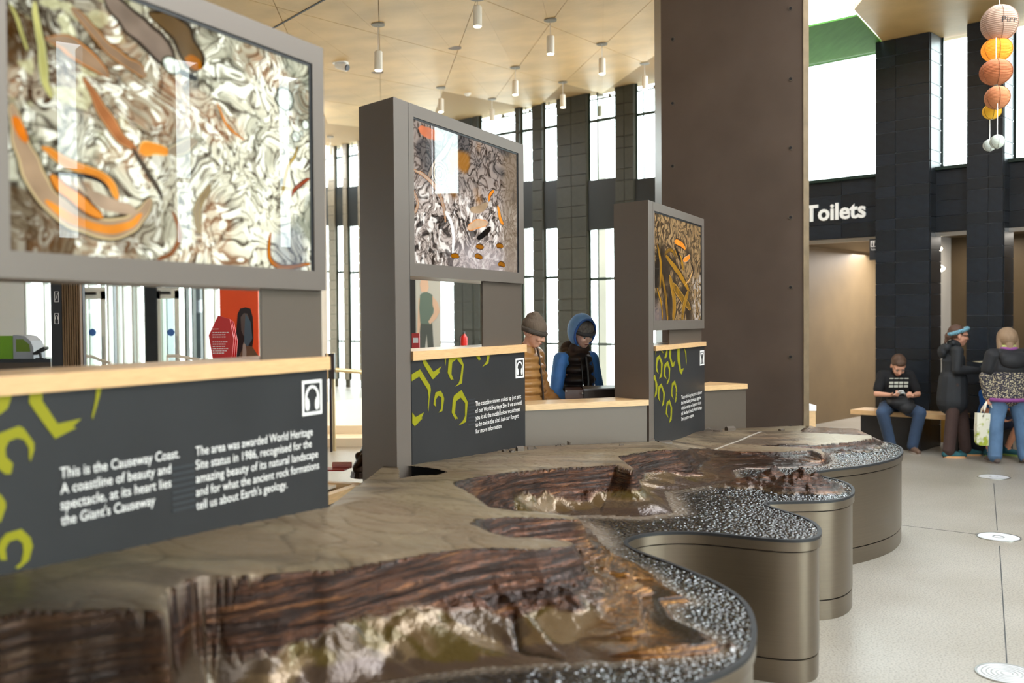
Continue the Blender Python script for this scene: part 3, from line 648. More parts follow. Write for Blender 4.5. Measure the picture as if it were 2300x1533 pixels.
def panel(P, which, frame, glass, post_w, leg_u, wood_v, body_bot_v, label, left_len=None):
    """frame=(u_right, v_top, v_bot)  glass=(u0,u1,v_top,v_bot at u1)"""
    t = thing('display_panel', label, 'display panel', P.W(-.75, 0))
    s1 = 0.0; zt = P.sz(frame[0], frame[1])[1]; zb = P.sz(frame[0], frame[2])[1]
    s0 = left_len if left_len is not None else P.sz(frame[3], frame[1])[0]
    g0 = P.sz(glass[0], glass[3])[0]; g1 = P.sz(glass[1], glass[3])[0]; gt = P.sz(glass[1], glass[2])[1]; gb = P.sz(glass[1], glass[3])[1]
    print('panel', which, 's0 %.2f g %.2f %.2f zt %.2f zb %.2f gt %.2f gb %.2f' % (s0, g0, g1, zt, zb, gt, gb))
    # frame: four mitred bars around the print, and the casing behind it
    for (a, b, c, d) in ((s0, s1, gt, zt), (s0, s1, zb, gb), (s0, g0, gb, gt), (g1, s1, gb, gt)):
        bm = pbox(P, a, b, c, d, 0, TH*.5); keepw(bmobj('frame_bar', bm, M['bronze_paint']), t)
    keepw(bmobj('casing', pbox(P, s0+.002, s1-.004, zb+.004, zt-.004, .03, TH), M['bronze_dark']), t)
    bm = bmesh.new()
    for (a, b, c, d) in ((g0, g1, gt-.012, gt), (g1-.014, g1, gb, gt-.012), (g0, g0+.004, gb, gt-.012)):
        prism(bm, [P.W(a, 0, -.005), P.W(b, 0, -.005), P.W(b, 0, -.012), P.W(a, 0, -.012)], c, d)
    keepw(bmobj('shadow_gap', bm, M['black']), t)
    keepw(art_mesh(P, g0, g1, gb, gt, which, None), t)
    # post
    bm = pbox(P, s0-post_w, s0-.004, 0.0, zt, 0, TH); bev(bm, .003, 1); keepw(bmobj('post', bm, M['bronze_paint']), t)
    # short end leg between counter and frame
    la = P.sz(leg_u, wood_v[0])[0]
    wt = P.sz(frame[0], wood_v[0])[1]; wb = P.sz(frame[0], wood_v[1])[1]
    keepw(bmobj('end_leg', pbox(P, la, s1-.003, wt, zb, .03, .045), M['bronze_dark']), t)  # leg in darker bronze, its shading put into the colour
    bm = pbox(P, s0+.003, s1+.004, wb, wt, -.012, TH, 0.006); bev(bm, .004, 1); keepw(bmobj('oak_counter', bm, M['oak']), t)
    keepw(bmobj('graphic_board', pbox(P, s0+.004, s1, .60, wb, 0.0, .03), M['graphic']), t)
    keepw(bmobj('counter_carcass', pbox(P, s0+.006, s1-.004, .0, wb, .03, TH-.02), M['bronze_dark']), t)
    bm = bmesh.new(); prism(bm, [P.W(s0-.004, 0, -.002), P.W(s0+.004, 0, -.002), P.W(s0+.004, 0, -.01), P.W(s0-.004, 0, -.01)], .6, zt-.01); keepw(bmobj('seam', bm, M['black']), t)
    return t, s0, wt, wb
PA = Pan(R1); PB = Pan(R2); PC_ = Pan(R3)
t1, s01, wt1, wb1 = panel(PA, 1, (733, 111, 652), (25, 707, 145, 608), .30, 598, (800, 829), 1135, 'nearest grey panel frame with a bright swirling sea photograph and two text columns', left_len=-1.53)
t2, s02, wt2, wb2 = panel(PB, 2, (1178, 326, 637, 918), (932, 1166, 344.5, 612), .155, 1092, (773, 790), 1005, 'middle tall grey panel with sea photograph, oak counter and five line text below')
t3, s03, wt3, wb3 = panel(PC_, 3, (1582, 492, 737, 1467), (1471, 1577, 507, 718), .12, 1510, (767, 776), 965, 'farthest and smallest panel with brown kelp photograph, beside the dark pillar')
z1 = 3.19; of = (0, 840)
for pts in ([(210, 120), (300, 118), (300, 190), (410, 355), (580, 318), (520, 375), (545, 385), (490, 410), (392, 462), (345, 400), (205, 205)],
            [(-60, 132), (90, 128), (50, 245), (0, 285), (-50, 300)],
            [(-60, 440), (0, 420), (130, 370), (165, 385), (240, 490), (242, 540), (215, 625), (205, 590), (205, 530), (170, 470), (120, 455), (60, 480), (35, 530), (40, 590), (90, 640), (75, 715), (35, 715), (-60, 640)],
            [(690, 95), (727, 90), (690, 230), (660, 325), (655, 300), (680, 190)], [(-30, 850), (0, 860), (35, 910), (40, 950), (0, 1060), (-20, 1060)],
            [(0, 1190), (40, 1140), (150, 1108), (215, 1170), (232, 1230), (205, 1330), (130, 1392), (105, 1385), (150, 1345), (165, 1270), (160, 1210), (120, 1180), (60, 1200), (35, 1250), (45, 1330), (0, 1330), (-20, 1260)]):
    motif(PA, z1, of, pts, None); keepw(bpy.data.objects[-1] if False else COL.objects[-1], t1)
for pts in ([(22, 330), (125, 268), (250, 470), (258, 520), (240, 640), (228, 785), (220, 740), (232, 610), (218, 515), (115, 355), (22, 415)],
            [(150, 135), (200, 130), (200, 165), (290, 300), (390, 230), (355, 290), (372, 300), (285, 390), (275, 385), (160, 190)],
            [(430, 122), (447, 120), (440, 200), (433, 230)],
            [(480, 115), (620, 108), (662, 210), (640, 440), (560, 480), (600, 440), (620, 380), (640, 220), (575, 140), (520, 185), (510, 330), (540, 400), (520, 390), (505, 400), (465, 310)],
            [(810, 102), (855, 98), (875, 155), (862, 148), (850, 162), (838, 145)], [(950, 95), (982, 92), (965, 195), (892, 238), (930, 190), (945, 160)],
            [(315, 555), (375, 530), (405, 570), (422, 630), (400, 780), (355, 800), (385, 750), (388, 690), (388, 610), (350, 592), (318, 640), (318, 700), (322, 730), (290, 700), (295, 650)],
            [(545, 590), (635, 522), (712, 670), (690, 915), (605, 957), (655, 895), (680, 840), (680, 680), (625, 615), (568, 660), (552, 810), (585, 860), (588, 880), (570, 870), (560, 885), (515, 800), (528, 650)],
            [(30, 800), (70, 855), (172, 798), (145, 860), (150, 875), (60, 970), (30, 930)]):
    motif(PB, 5.474, (920, 780), pts, None); keepw(COL.objects[-1], t2)
for pts in ([(175, 525), (210, 492), (245, 590), (235, 745), (205, 765), (225, 700), (225, 590), (205, 540), (185, 580), (180, 640), (200, 710), (170, 680), (168, 590)],
            [(265, 600), (305, 565), (332, 650), (325, 780), (300, 830), (290, 825), (315, 760), (315, 660), (295, 605), (275, 650), (275, 720), (290, 770), (258, 740), (258, 660)],
            [(320, 437), (345, 434), (340, 520), (360, 590), (388, 565), (375, 625), (350, 632), (318, 510)], [(412, 422), (440, 420), (440, 520), (455, 660), (490, 645), (460, 718), (440, 690), (415, 560)],
            [(495, 417), (515, 470), (520, 560), (515, 610), (505, 480), (492, 430)], [(142, 740), (155, 720), (185, 830), (180, 940), (150, 985), (165, 900), (160, 800), (142, 770)],
            [(195, 860), (230, 820), (270, 930), (260, 1060), (235, 1085), (250, 1010), (250, 930), (225, 860), (208, 900), (205, 970), (218, 1035), (190, 990)],
            [(350, 820), (385, 787), (412, 890), (405, 1020), (385, 1045), (395, 960), (395, 880), (375, 830), (358, 870), (355, 940), (368, 1000), (343, 960)],
            [(290, 1040), (325, 1005), (355, 1100), (348, 1240), (320, 1275), (335, 1190), (338, 1100), (318, 1045), (300, 1080), (295, 1150), (310, 1215), (280, 1170)],
            [(225, 444), (240, 442), (255, 470), (245, 475)], [(290, 437), (302, 436), (298, 500), (275, 540), (265, 530)], [(160, 445), (170, 445), (165, 510)]):
    motif(PC_, 5.11, (1440, 700), pts, None); keepw(COL.objects[-1], t3)
def kp(fn, t, *a):
    n0 = len(COL.objects); fn(*a, None); 
    for o in list(COL.objects)[n0:]: keepw(o, t)
kp(icon, t1, PA, ((677, 855), (722, 928))); kp(icon, t2, PB, ((1157, 805), (1176, 847))); kp(icon, t3, PC_, ((1571.5, 787), (1581, 819)))
kp(lines, t1, PA, (133, 1073.5), (133, 1180), (401, 382, 382, 345), ["This is the Causeway Coast.", "A coastline of beauty and", "spectacle, at its heart lies", "the Giant's Causeway"])
kp(lines, t1, PA, (437, 1023), (437, 1145), (701, 698, 712, 714, 642), ["The area was awarded World Heritage", "Site status in 1986, recognised for the", "amazing beauty of its natural landscape", "and for what the ancient rock formations", "tell us about Earth's geology."])
kp(lines, t2, PB, (1066.5, 911.5), (1066.5, 973.6), (1169, 1170, 1167, 1164, 1125.5), ["The coastline shown makes up just part", "of our World Heritage Site. If we showed", "you it all, the model below would need", "to be twice the size! Ask our Rangers", "for more information."])
kp(lines, t3, PC_, (1529, 896), (1529, 944.6), (1575.4, 1573.7, 1573.7, 1575, 1557), ["Take a walk along the paths to discover", "the breathtaking landscape, together", "with the stories and legends it has to", "tell. Northern Ireland's World Heritage", "Site is yours to explore."])
kp(rules, t1, PA, 385, 436, 1050, 1145, 8); kp(rules, t2, PB, 1050, 1066, 897, 953, 8); kp(rules, t3, PC_, 1518, 1528, 880, 905, 4)
# small black camera on the side of the middle panel
a, z = PB.sz(1182, 372); c = PB.W(.05, z, 0, .12)
t = thing('security_camera', 'small black camera on the right edge of the middle panel', 'camera', c)
bm = bmesh.new(); box(bm, c, (.055, .11, .045), Matrix.Rotation(.5, 3, 'Z')); bev(bm, .006); keepw(bmobj('camera_body', bm, M['black']), t)
bm = bmesh.new(); tube(bm, [c+Vector((0, -.05, .0)), c+Vector((.01, -.075, 0))], .018, 14); keepw(bmobj('lens_ring', bm, M['steel']), t)
bm = bmesh.new(); tube(bm, [c+Vector((-.01, 0, .02)), c+Vector((-.045, -.01, .06)), PB.W(.004, z+.12, 0, .12)], .006, 6); keepw(bmobj('cable', bm, M['black']), t)
# ---- low benches linking panels
def bench(name, label, pts_front, pts_back, ztop, zth, cat='bench', zlow=0.0):
    c = (pts_front[0]+pts_front[1])/2
    t = thing(name, label, cat, (c.x, c.y, 0))
    bm = bmesh.new(); prism(bm, [pts_front[0], pts_front[1], pts_back[1], pts_back[0]], ztop-zth, ztop); bev(bm, .003, 1); keepw(bmobj('oak_top', bm, M['oak_h']), t)
    d = (pts_back[0]-pts_front[0]).normalized()*.02
    bm = bmesh.new(); prism(bm, [pts_front[0]+d, pts_front[1]+d, pts_back[1]-d, pts_back[0]-d], zlow, ztop-zth); keepw(bmobj('front_panel', bm, M['bronze_dark']), t)
    return t
zt = 1.15
a = R2+DP*.0+BS*.0; b = onz(1453, 894, zt); a = Vector((a.x+.003, a.y, 0)); b = Vector((b.x, b.y, 0)); b = PC_.W(s03-.125, 0, 0, 0)
bk = [a+BS*.36, b+BS*.34]
bench('low_wall_bench', 'low grey counter with pale oak top between middle and farthest panels', [a, b], bk, zt, .042)
a = PC_.W(.006, 0); b = aty(1679, 720, 8.95); b.z = 0
bench('low_wall_bench', 'short grey counter with oak top between farthest panel and dark pillar', [a, b], [a+BS*.12, b+Vector((-.28, .33, 0))], zt, .045)
# ================================================================== PILLAR
q1 = aty(1487, 720, 10.15); q2 = aty(1806, 720, 9.3); q1.z = q2.z = 0; dq = (q2-q1).normalized(); nq = Vector((dq.y, -dq.x, 0)); nq = nq if nq.y < 0 else -nq
bk_ = -nq*.45
pl = thing('steel_pillar', 'massive dark brown steel clad pillar rising to the ceiling right of the panels', 'pillar', (q1+q2)/2)
ztp = ZC+1.2
bm = bmesh.new(); prism(bm, [q1, q2, q2+Vector((.02, .45, 0)), q1+Vector((0, .45, 0))], 0, ztp); keepw(bmobj('front_plate', bm, M['pillar']), pl)
er = aty(1818, 720, 9.36); er.z = 0
bm = bmesh.new(); prism(bm, [q2+nq*.012, er+nq*.006, er+Vector((.03, .45, 0)), q2+Vector((.0, .45, 0))], 0, ztp); keepw(bmobj('edge_strip', bm, M['pillar_edge']), pl)
for ul, vs in ((1511, (88, 232, 373, 515 if False else 0)), (1776, (19, 177, 332, 488, 645, 801, 958))):
    for v in vs:
        if not v: continue
        p = online(ul, v, q1, q2); bm = bmesh.new()
        rot = Vector((0, 0, 1)).rotation_difference(nq).to_matrix().to_4x4()
        bmesh.ops.create_cone(bm, cap_ends=True, segments=20, radius1=.024, radius2=.024, depth=.006, matrix=Matrix.Translation(p+nq*.002) @ rot)
        h = bmobj('bolt_recess', bm, M['bronze_dark']); keepw(h, pl)
        bm = bmesh.new(); bmesh.ops.create_cone(bm, cap_ends=True, segments=16, radius1=.013, radius2=.013, depth=.006, matrix=Matrix.Translation(p+nq*.006) @ rot)
        keepw(bmobj('bolt_hole', bm, M['groove']), pl)
# ================================================================== LANDSCAPE MODEL TABLE
ZR, ZSEA = 0.69, 0.693
def zp(x, y):
    dd = (x-R1.x)*DPn.x+(y-R1.y)*DPn.y
    return 1.235-.0555*y-.085*np.clip((x-1.05)/.5, 0, 1)*np.clip((8.4-y)/.8, 0, 1)-.14*np.clip(dd, 0, 1.1)*np.clip((6.6-y)/2.4, 0, 1)
def topz(u, v):
    z = .9
    for _ in range(30): q = onz(u, v, z); z = .5*z+.5*float(max(.725, min(1.12, zp(q.x, q.y))))
    return z
def ptop(u, v): p = onz(u, v, topz(u, v)); return (p.x, p.y)
def pb(u, v, z=ZSEA+.01): p = onz(u, v, z); return (p.x, p.y)
RIM = [(-400, 2050), (0, 1900), (500, 1760), (1000, 1660), (1350, 1590), (1500, 1558), (1585, 1529), (1647, 1501), (1682, 1474), (1697, 1435), (1694, 1393), (1678, 1358), (1647, 1331), (1606, 1308), (1564, 1289), (1502, 1264),
       (1461, 1250), (1425, 1236), (1406, 1224), (1408, 1212), (1442, 1201), (1502, 1195.5), (1564, 1196), (1626, 1201), (1700, 1209), (1760, 1214), (1805, 1214), (1832, 1209), (1843, 1201), (1843, 1188), (1825, 1171), (1787, 1156), (1745, 1144), (1722, 1136),
       (1718, 1131), (1733, 1128.5), (1787, 1127.5), (1850, 1126.5), (1890, 1122), (1913, 1113), (1919, 1103), (1913, 1091), (1893, 1081), (1862, 1074), (1835, 1068), (1824, 1063.5), (1835, 1059), (1875, 1054), (1931, 1048), (1980, 1039), (2014, 1029), (2029, 1016), (2024, 1004), (2002, 996), (1975, 990)]
rim = [pb(u, v, ZR) for u, v in RIM]
def chaikin(P, n=2):
    for _ in range(n):
        Q = [P[0]]
        for i in range(len(P)-1):
            a, b = P[i], P[i+1]; Q += [(a[0]*.75+b[0]*.25, a[1]*.75+b[1]*.25), (a[0]*.25+b[0]*.75, a[1]*.25+b[1]*.75)]
        Q.append(P[-1]); P = Q
    return P
rim = chaikin(rim, 2)
back = [(3.25, 9.25), (2.85, 9.33), tuple(aty(1679, 720, 9.0)[:2]), tuple(PC_.W(.02, 0)[:2]), tuple(PC_.W(s03-.0, 0, 0)[:2]), tuple(PC_.W(s03-.12, 0)[:2]), tuple(PB.W(.005, 0)[:2]), tuple(PB.W(s02, 0)[:2]), tuple(PB.W(s02-.155, 0)[:2]), tuple(PB.W(s02-.16, 0, .0, .12)[:2]), tuple(PA.W(0, 0)[:2]), tuple(PA.W(-1.9, 0)[:2]), (rim[0][0], PA.W(-1.9, 0).y)]
OUT = np.array(rim+back)
TOP = [(-900, 1430), (-200, 1392), (0, 1381), (60, 1371), (160, 1373), (270, 1369), (388, 1379), (372, 1352), (378, 1324), (430, 1300), (470, 1291), (600, 1289), (760, 1282), (900, 1258), (1000, 1238), (1100, 1231), (1200, 1233), (1285, 1227), (1288, 1219), (1265, 1212), (1200, 1207), (1150, 1205), (1100, 1192), (1062, 1175), (1075, 1165), (1140, 1160), (1220, 1163), (1303, 1167),
       (1302, 1163), (1225, 1150), (1165, 1146), (1108, 1138), (1065, 1117), (1020, 1088), (1020, 1083), (1060, 1074), (1094, 1067), (1150, 1058), (1218, 1051), (1285, 1048), (1380, 1043), (1418, 1056), (1424, 1052), (1400, 1035), (1388, 1024), (1457, 1012), (1500, 1009), (1543, 1011), (1552, 1006), (1591, 1006), (1658, 1013), (1750, 1014), (1826, 1011), (1848, 1021), (1852, 1018), (1838, 1008), (1800, 1003), (1740, 1001), (1698, 999),
       (1750, 997), (1840, 999), (1870, 994), (1905, 993), (1935, 989), (1958, 983), (1960, 977), (1900, 974), (1800, 970)]
topP = [ptop(u, v) for u, v in TOP]
topP += [(2.9, 9.6), (2.2, 9.8), tuple(PC_.W(.2, 0, -.3)[:2]), tuple(PC_.W(s03-.12, 0, -.4)[:2]), tuple(PB.W(.0, 0, -.4)[:2]), tuple(PB.W(s02-.16, 0, -.4)[:2]), tuple(PA.W(.1, 0, -.5)[:2]), tuple(PA.W(-2.2, 0, -.5)[:2])]
BASE = [(-900, 1800), (-200, 1800), (300, 1760), (440, 1640), (470, 1560), (600, 1575), (800, 1535), (950, 1508), (1100, 1490), (1250, 1481), (1400, 1476), (1500, 1471), (1600, 1462), (1628, 1450), (1600, 1424), (1520, 1392), (1492, 1352), (1556, 1345), (1500, 1318), (1475, 1292), (1440, 1270), (1385, 1250), (1345, 1212), (1328, 1185),
        (1290, 1168), (1240, 1160), (1262, 1152), (1350, 1153), (1440, 1156), (1512, 1147), (1500, 1122), (1492, 1100), (1548, 1094), (1600, 1089), (1670, 1080), (1650, 1064), (1646, 1053), (1668, 1049), (1750, 1047), (1826, 1045), (1852, 1041), (1868, 1032), (1862, 1019), (1880, 1012), (1960, 1009), (1980, 995), (1988, 984)]
baseP = [pb(u, v) for u, v in BASE]
baseP += [(3.5, 9.8), (2.2, 10.2), tuple(PC_.W(.2, 0, -.6)[:2]), tuple(PB.W(.0, 0, -.8)[:2]), tuple(PB.W(s02-.16, 0, -.8)[:2]), tuple(PA.W(-2.2, 0, -.9)[:2])]
HOLE = [pb(u, v, .93) for u, v in ((898, 1049), (925, 1048), (985, 1061), (1000, 1069), (985, 1077), (940, 1079), (900, 1090))]
def inside(X, Y, P):
    c = np.zeros(X.shape, bool); n = len(P)
    for i in range(n):
        x1, y1 = P[i]; x2, y2 = P[(i+1) % n]
        if y1 == y2: continue
        c ^= ((y1 > Y) != (y2 > Y)) & (X < (x2-x1)*(Y-y1)/(y2-y1)+x1)
    return c
def near(X, Y, P, closed=True):
    d = np.full(X.shape, 9e9); bx = X.copy(); by = Y.copy(); tt = np.zeros(X.shape); n = len(P); acc = 0
    for i in range(n if closed else n-1):
        ax, ay = P[i]; cx, cy = P[(i+1) % n]; L = (cx-ax)**2+(cy-ay)**2+1e-14
        t = np.clip(((X-ax)*(cx-ax)+(Y-ay)*(cy-ay))/L, 0, 1); qx = ax+t*(cx-ax); qy = ay+t*(cy-ay)
        q = np.hypot(X-qx, Y-qy); m = q < d; d = np.where(m, q, d); bx = np.where(m, qx, bx); by = np.where(m, qy, by); tt = np.where(m, acc+t*math.sqrt(L), tt); acc += math.sqrt(L)
    return d, bx, by, tt
ys = [1.75]
while ys[-1] < 9.9: ys.append(ys[-1]+max(.0082, .0031*ys[-1]))
xs = np.arange(-2.9, 3.75, .0105)
X, Y = np.meshgrid(xs, np.array(ys)); print('grid', X.shape)
ins = inside(X, Y, OUT)
dO, ox, oy, _ = near(X, Y, OUT)
use = ins | (dO < .045)
inT = inside(X, Y, topP); inB = inside(X, Y, baseP)
jx = .035*(fbm(X, Y, 5, 4, 3)-.5)*1.6; jy = .035*(fbm(X, Y, 5, 4, 13)-.5)*1.6
dT, _, _, aT = near(X+jx, Y+jy, topP); dB, _, _, _ = near(X, Y, baseP)
inTj = inside(X+jx, Y+jy, topP)
T = np.where(inTj, 0, np.where(inB, dT/(dT+dB+1e-9), 1.0))
rugg = fbm(X, Y, 9, 4, 21)-.5
Tn = np.clip(T+.10*rugg*np.sin(np.pi*np.clip(T, 0, 1)), 0, 1)
# profile: steep upper crags, gentler lower slope, stepped ledges
steep = smooth(1.0, 0.0, Tn)
prof = .40*(1-smooth(0.0, .22, Tn))+.60*(1-Tn)**1.15
terr_on = smooth(.22, .42, X+.15*rugg)*smooth(4.9, 4.4, Y)+1.0*smooth(1.15, 1.45, X-.12*(Y-6))+.35*smooth(2.6, 2.3, Y)     # headlands with layered lava flows
nst = 8; q = prof*nst; fq = q-np.floor(q); stepd = (np.floor(q)+smooth(.0, .2, fq))/nst
prof2 = prof*(1-.9*np.clip(terr_on, 0, 1))+stepd*.9*np.clip(terr_on, 0, 1)
# buttresses / gullies running down the slope
gul = np.abs(2*fbm(aT*1.0, T*.15, 6, 2, 40)-1)
ZPL = zp(X, Y)+.010*(fbm(X, Y, 2.2, 3, 51)-.5)
amp = np.clip(ZPL-ZSEA, .02, 1)
und = np.sin(np.pi*np.clip(T, 0, 1))
Z = ZSEA+amp*prof2+amp*und*(.20*(gul-.45)+(.10*rugg+.10*(fbm(aT, T*.6, 22, 3, 44)-.5)+.06*(1-2*np.abs(2*fbm(X, Y, 38, 3, 45)-1)))*(.15+.85*smooth(.5, .3, T+.2*(fbm(aT, T, 3, 2, 46)-.5))))
Z = np.where(T >= 1, ZSEA, np.maximum(Z, ZSEA+.0))
# plateau relief: walls, lanes, ditch lines, lip along the cliff edge
edge_d = np.where(inTj, dT, 0)
fieldn = fbm(X*.55+Y*.25, Y*.8-X*.2, 3.2, 2, 71); lane = np.abs(fieldn*9 % 1-.5)
lane_m = smooth(.06, .015, lane)*inTj
Z = Z+np.where(inTj, .004*smooth(0, .05, dT)-.0035*lane_m+.004*(fbm(X, Y, 30, 2, 5)-.5), 0)
# the central dark crease in the nearest bay
cr = [pb(1150, 1236, .98), pb(1165, 1300, .93), pb(1185, 1368, .84), pb(1225, 1420, .77), pb(1262, 1478, .70)]
dC, _, _, _ = near(X, Y, cr, False); Z = Z-.016*smooth(.016, .004, dC)*(T > 0)
# islets
def cone(px, r, h, k, seed, ax=1.0):
    global Z, ISL
    c = pb(*px); d = np.hypot((X-c[0])/ax, Y-c[1]); a = np.arctan2(Y-c[1], X-c[0]); rr = r*(1+.35*(fbm(np.cos(a)*.5+.5+c[0], np.sin(a)*.5+.5, 4, 2, seed)-.5))
    hh = h*np.clip(1-d/rr, 0, 1)**k*(1+1.1*(fbm(X, Y, 26, 3, seed)-.5)); Z = np.maximum(Z, ZSEA+hh); ISL = np.maximum(ISL, smooth(0.004, .03, hh))
ISL = np.zeros(X.shape)
cone((1720, 1086), .25, .06, 1.0, 3, 1.5); cone((1738, 1080), .12, .105, .9, 5, 1.2); cone((1755, 1086), .10, .06, .9, 15, 1.2); cone((1806, 1098), .20, .125, .85, 7, 1.3); cone((1790, 1100), .16, .08, .8, 17, 1.3); cone((1840, 1104), .13, .045, .7, 9, 1.4); cone((1700, 1088), .3, .035, 1.2, 11, 1.8)
for px, r, h in (((1600, 1052), .05, .02), ((1480, 1100), .06, .015), ((1556, 1294), .02, .02), ((1640, 1450), .05, .02), ((1890, 1016), .12, .04), ((1930, 1012), .14, .05), ((1965, 1004), .1, .04)):
    cone(px, r, h, 1.2, int(px[0]))
# sea swell
seaM = (T >= 1)*(1-ISL)
swell = fbm(X, Y, 34, 3, 61)-.5
Z = Z+seaM*(0.010*swell+.001*(fbm(X, Y, 90, 2, 62)-.5))*smooth(.0, .03, dO)
# snap fringe vertices to the outline
Xs = np.where(ins, X, ox); Ys = np.where(ins, Y, oy)
nO = {}
Zs = np.where(ins, Z, np.where(T < .999, Z, ZSEA))
# --- colour
def c3(*c): return lin(c)
C = np.zeros(X.shape+(3,))+c3(130, 108, 86)
A = np.full(X.shape, .42)
pn = fbm(X, Y, 2.4, 4, 81); C = mix(C, c3(142, 124, 100), smooth(.45, .65, pn)); C = mix(C, c3(82, 68, 58), .75*smooth(.52, .68, fbm(X*.5+Y*.3, Y*1.9, 3, 3, 83))); C = mix(C, c3(162, 144, 118), .5*smooth(.55, .7, fbm(X*.6, Y*2.2, 3.4, 3, 84)))
C = mix(C, c3(84, 82, 48), .7*smooth(-.7, -1.5, X+.3*(pn-.5))*smooth(3.4, 2.6, Y)); C = mix(C, c3(112, 98, 68), .35*smooth(.48, .66, fbm(X, Y, 1.3, 3, 86)))
C = mix(C, c3(70, 60, 44), .55*lane_m); C = mix(C, c3(150, 138, 116), smooth(2.2, 2.7, X))
clm = (T > 0)&(T < 1)
H_ = prof*.30; st = prof+.10*(fbm(aT, H_, 5, 3, 88)-.5); band = np.sin(st*46+4*fbm(aT, H_, 6, 2, 89)); band2 = np.sin(st*95)+.8*(fbm(aT*.5, H_*3, 20, 2, 87)-.5)
cc = np.zeros(X.shape+(3,))+c3(92, 56, 34)
cc = mix(cc, c3(42, 26, 18), smooth(-.1, .7, band)*.9); cc = mix(cc, c3(132, 84, 50), .6*smooth(.3, .9, band2)); cc = mix(cc, c3(120, 66, 32), .5*smooth(.55, .72, fbm(aT, H_*2, 8, 3, 90)))
low = np.zeros(X.shape+(3,))+c3(122, 98, 68)
low = mix(low, c3(98, 82, 38), .85*smooth(.50, .54, fbm(aT, H_*1.5, 5, 3, 92))); low = mix(low, c3(150, 126, 98), .8*smooth(.53, .57, fbm(aT, H_*2.5, 7, 2, 93))); low = mix(low, c3(86, 70, 58), .8*smooth(.58, .62, fbm(aT, H_*2, 6, 3, 94)))
dark_foot = c3(92, 74, 66)
crag = smooth(.34, .28, Tn+.28*(fbm(aT, T*.5, 3.2, 3, 95)-.5)*2)
crag = np.clip(np.maximum(crag, np.clip(terr_on, 0, 1)*.85), 0, 1)
cliff = low*(1-crag[..., None])+cc*crag[..., None]
foot = smooth(.70, .73, Tn+.55*(fbm(aT, aT*0, 8, 3, 96)-.5)); cliff = mix(cliff, dark_foot, .85*foot*(1-crag*.7))
gold = smooth(.35, .8, band)*np.clip(terr_on, 0, 1)*(Y < 5); cliff = mix(cliff, c3(170, 118, 52), .75*smooth(-.9, -.4, band)*gold)
cliff_shade = .75*smooth(2.75, 2.35, Y)*smooth(-.75, -.95, X)  # shade on the near-left cliff face, put into its colour
cliff = mix(cliff, c3(30, 20, 12), .9*smooth(.013, .004, dC)); crag = crag*(1-.0*T)
Mk = np.where(clm, crag, .8*ISL*(T >= 1)); Gd = np.clip(terr_on, 0, 1)*(Y < 5)*clm
C = np.where(clm[..., None], cliff*.68, C); A = np.where(clm, .15+.12*(fbm(aT, H_*2, 14, 2, 98)), A)
C = mix(C, c3(50, 36, 26), ISL*(T >= 1))
A = np.where(ISL > .3, .28, A)
wl_ = [pb(1497, 1001, .80), pb(1560, 992, .79), pb(1640, 982, .77), pb(1712, 972, .75)]
dW, _, _, _ = near(X, Y, [pb(1500, 999, .8), pb(1600, 993, .79), pb(1650, 984, .78), pb(1712, 971, .76)], False); C = mix(C, c3(220, 212, 200), .9*smooth(.012, .004, dW))
# sandy shore fading into the black sea
sh = smooth(.10, .0, dB)*(T >= 1)*smooth(1.3, .9, Y*0+X*0+1.0)
seaC = np.zeros(X.shape+(3,))+np.array((.009, .010, .012))
sand = (T >= 1)*smooth(.16, .01, dB)*smooth(4.2, 4.7, Y)*smooth(6.6, 5.6, Y)
sand2 = (T >= 1)*smooth(.08, .0, dB)*.7
sandm = np.clip(np.maximum(sand, sand2), 0, 1)
isSea = (T >= 1)&(ISL < .3)
C = np.where(isSea[..., None], mix(seaC, c3(120, 106, 92), sandm), C); A = np.where(isSea, .07+.3*sandm, A)
# --- faces
idx = -np.ones(X.shape, int)
cell = ins[:-1, :-1] | ins[:-1, 1:] | ins[1:, :-1] | ins[1:, 1:]
allu = use[:-1, :-1] & use[:-1, 1:] & use[1:, :-1] & use[1:, 1:]
cell &= allu
hol = inside(X, Y, HOLE); cell &= ~(hol[:-1, :-1] | hol[1:, 1:])
seacell = isSea[:-1, :-1] & isSea[1:, 1:] & isSea[:-1, 1:] & isSea[1:, :-1]
def submesh(name, mask, m, parent):
    jj, ii = np.nonzero(mask); W_ = X.shape[1]; f = np.stack([jj*W_+ii, jj*W_+ii+1, (jj+1)*W_+ii+1, (jj+1)*W_+ii], 1)
    u, inv = np.unique(f, return_inverse=True); f = inv.reshape(-1, 4)
    co = np.stack([Xs.ravel()[u], Ys.ravel()[u], Zs.ravel()[u]], 1)
    me = bpy.data.meshes.new(name); me.from_pydata(co.tolist(), [], f.tolist())
    col = np.concatenate([C.reshape(-1, 3)[u], A.ravel()[u][:, None]], 1).astype(np.float32)
    at = me.color_attributes.new('Col', 'FLOAT_COLOR', 'POINT'); at.data.foreach_set('color', col.ravel())
    a2 = me.color_attributes.new('Mask', 'FLOAT_COLOR', 'POINT'); mk = np.stack([Mk.ravel()[u], Gd.ravel()[u], cliff_shade.ravel()[u], Mk.ravel()[u]*0+1], 1).astype(np.float32); a2.data.foreach_set('color', mk.ravel())
    o = new_obj(name, me, m, None, True); print(name, len(f)); return keepw(o, parent)
tb = thing('landscape_model_table', 'large scalloped steel table carrying a bronze relief model of a cliff coastline', 'model table', (.8, 5.0, 0))
landm = attrmat('painted bronze relief', rough=.4, metal=.35, bump=.32, bscale=60, roughattr=True, spec=.6)
seam_ = attrmat('black textured bronze sea', rough=.2, metal=.0, bump=1.0, bscale=70, roughattr=True, spec=1.0)
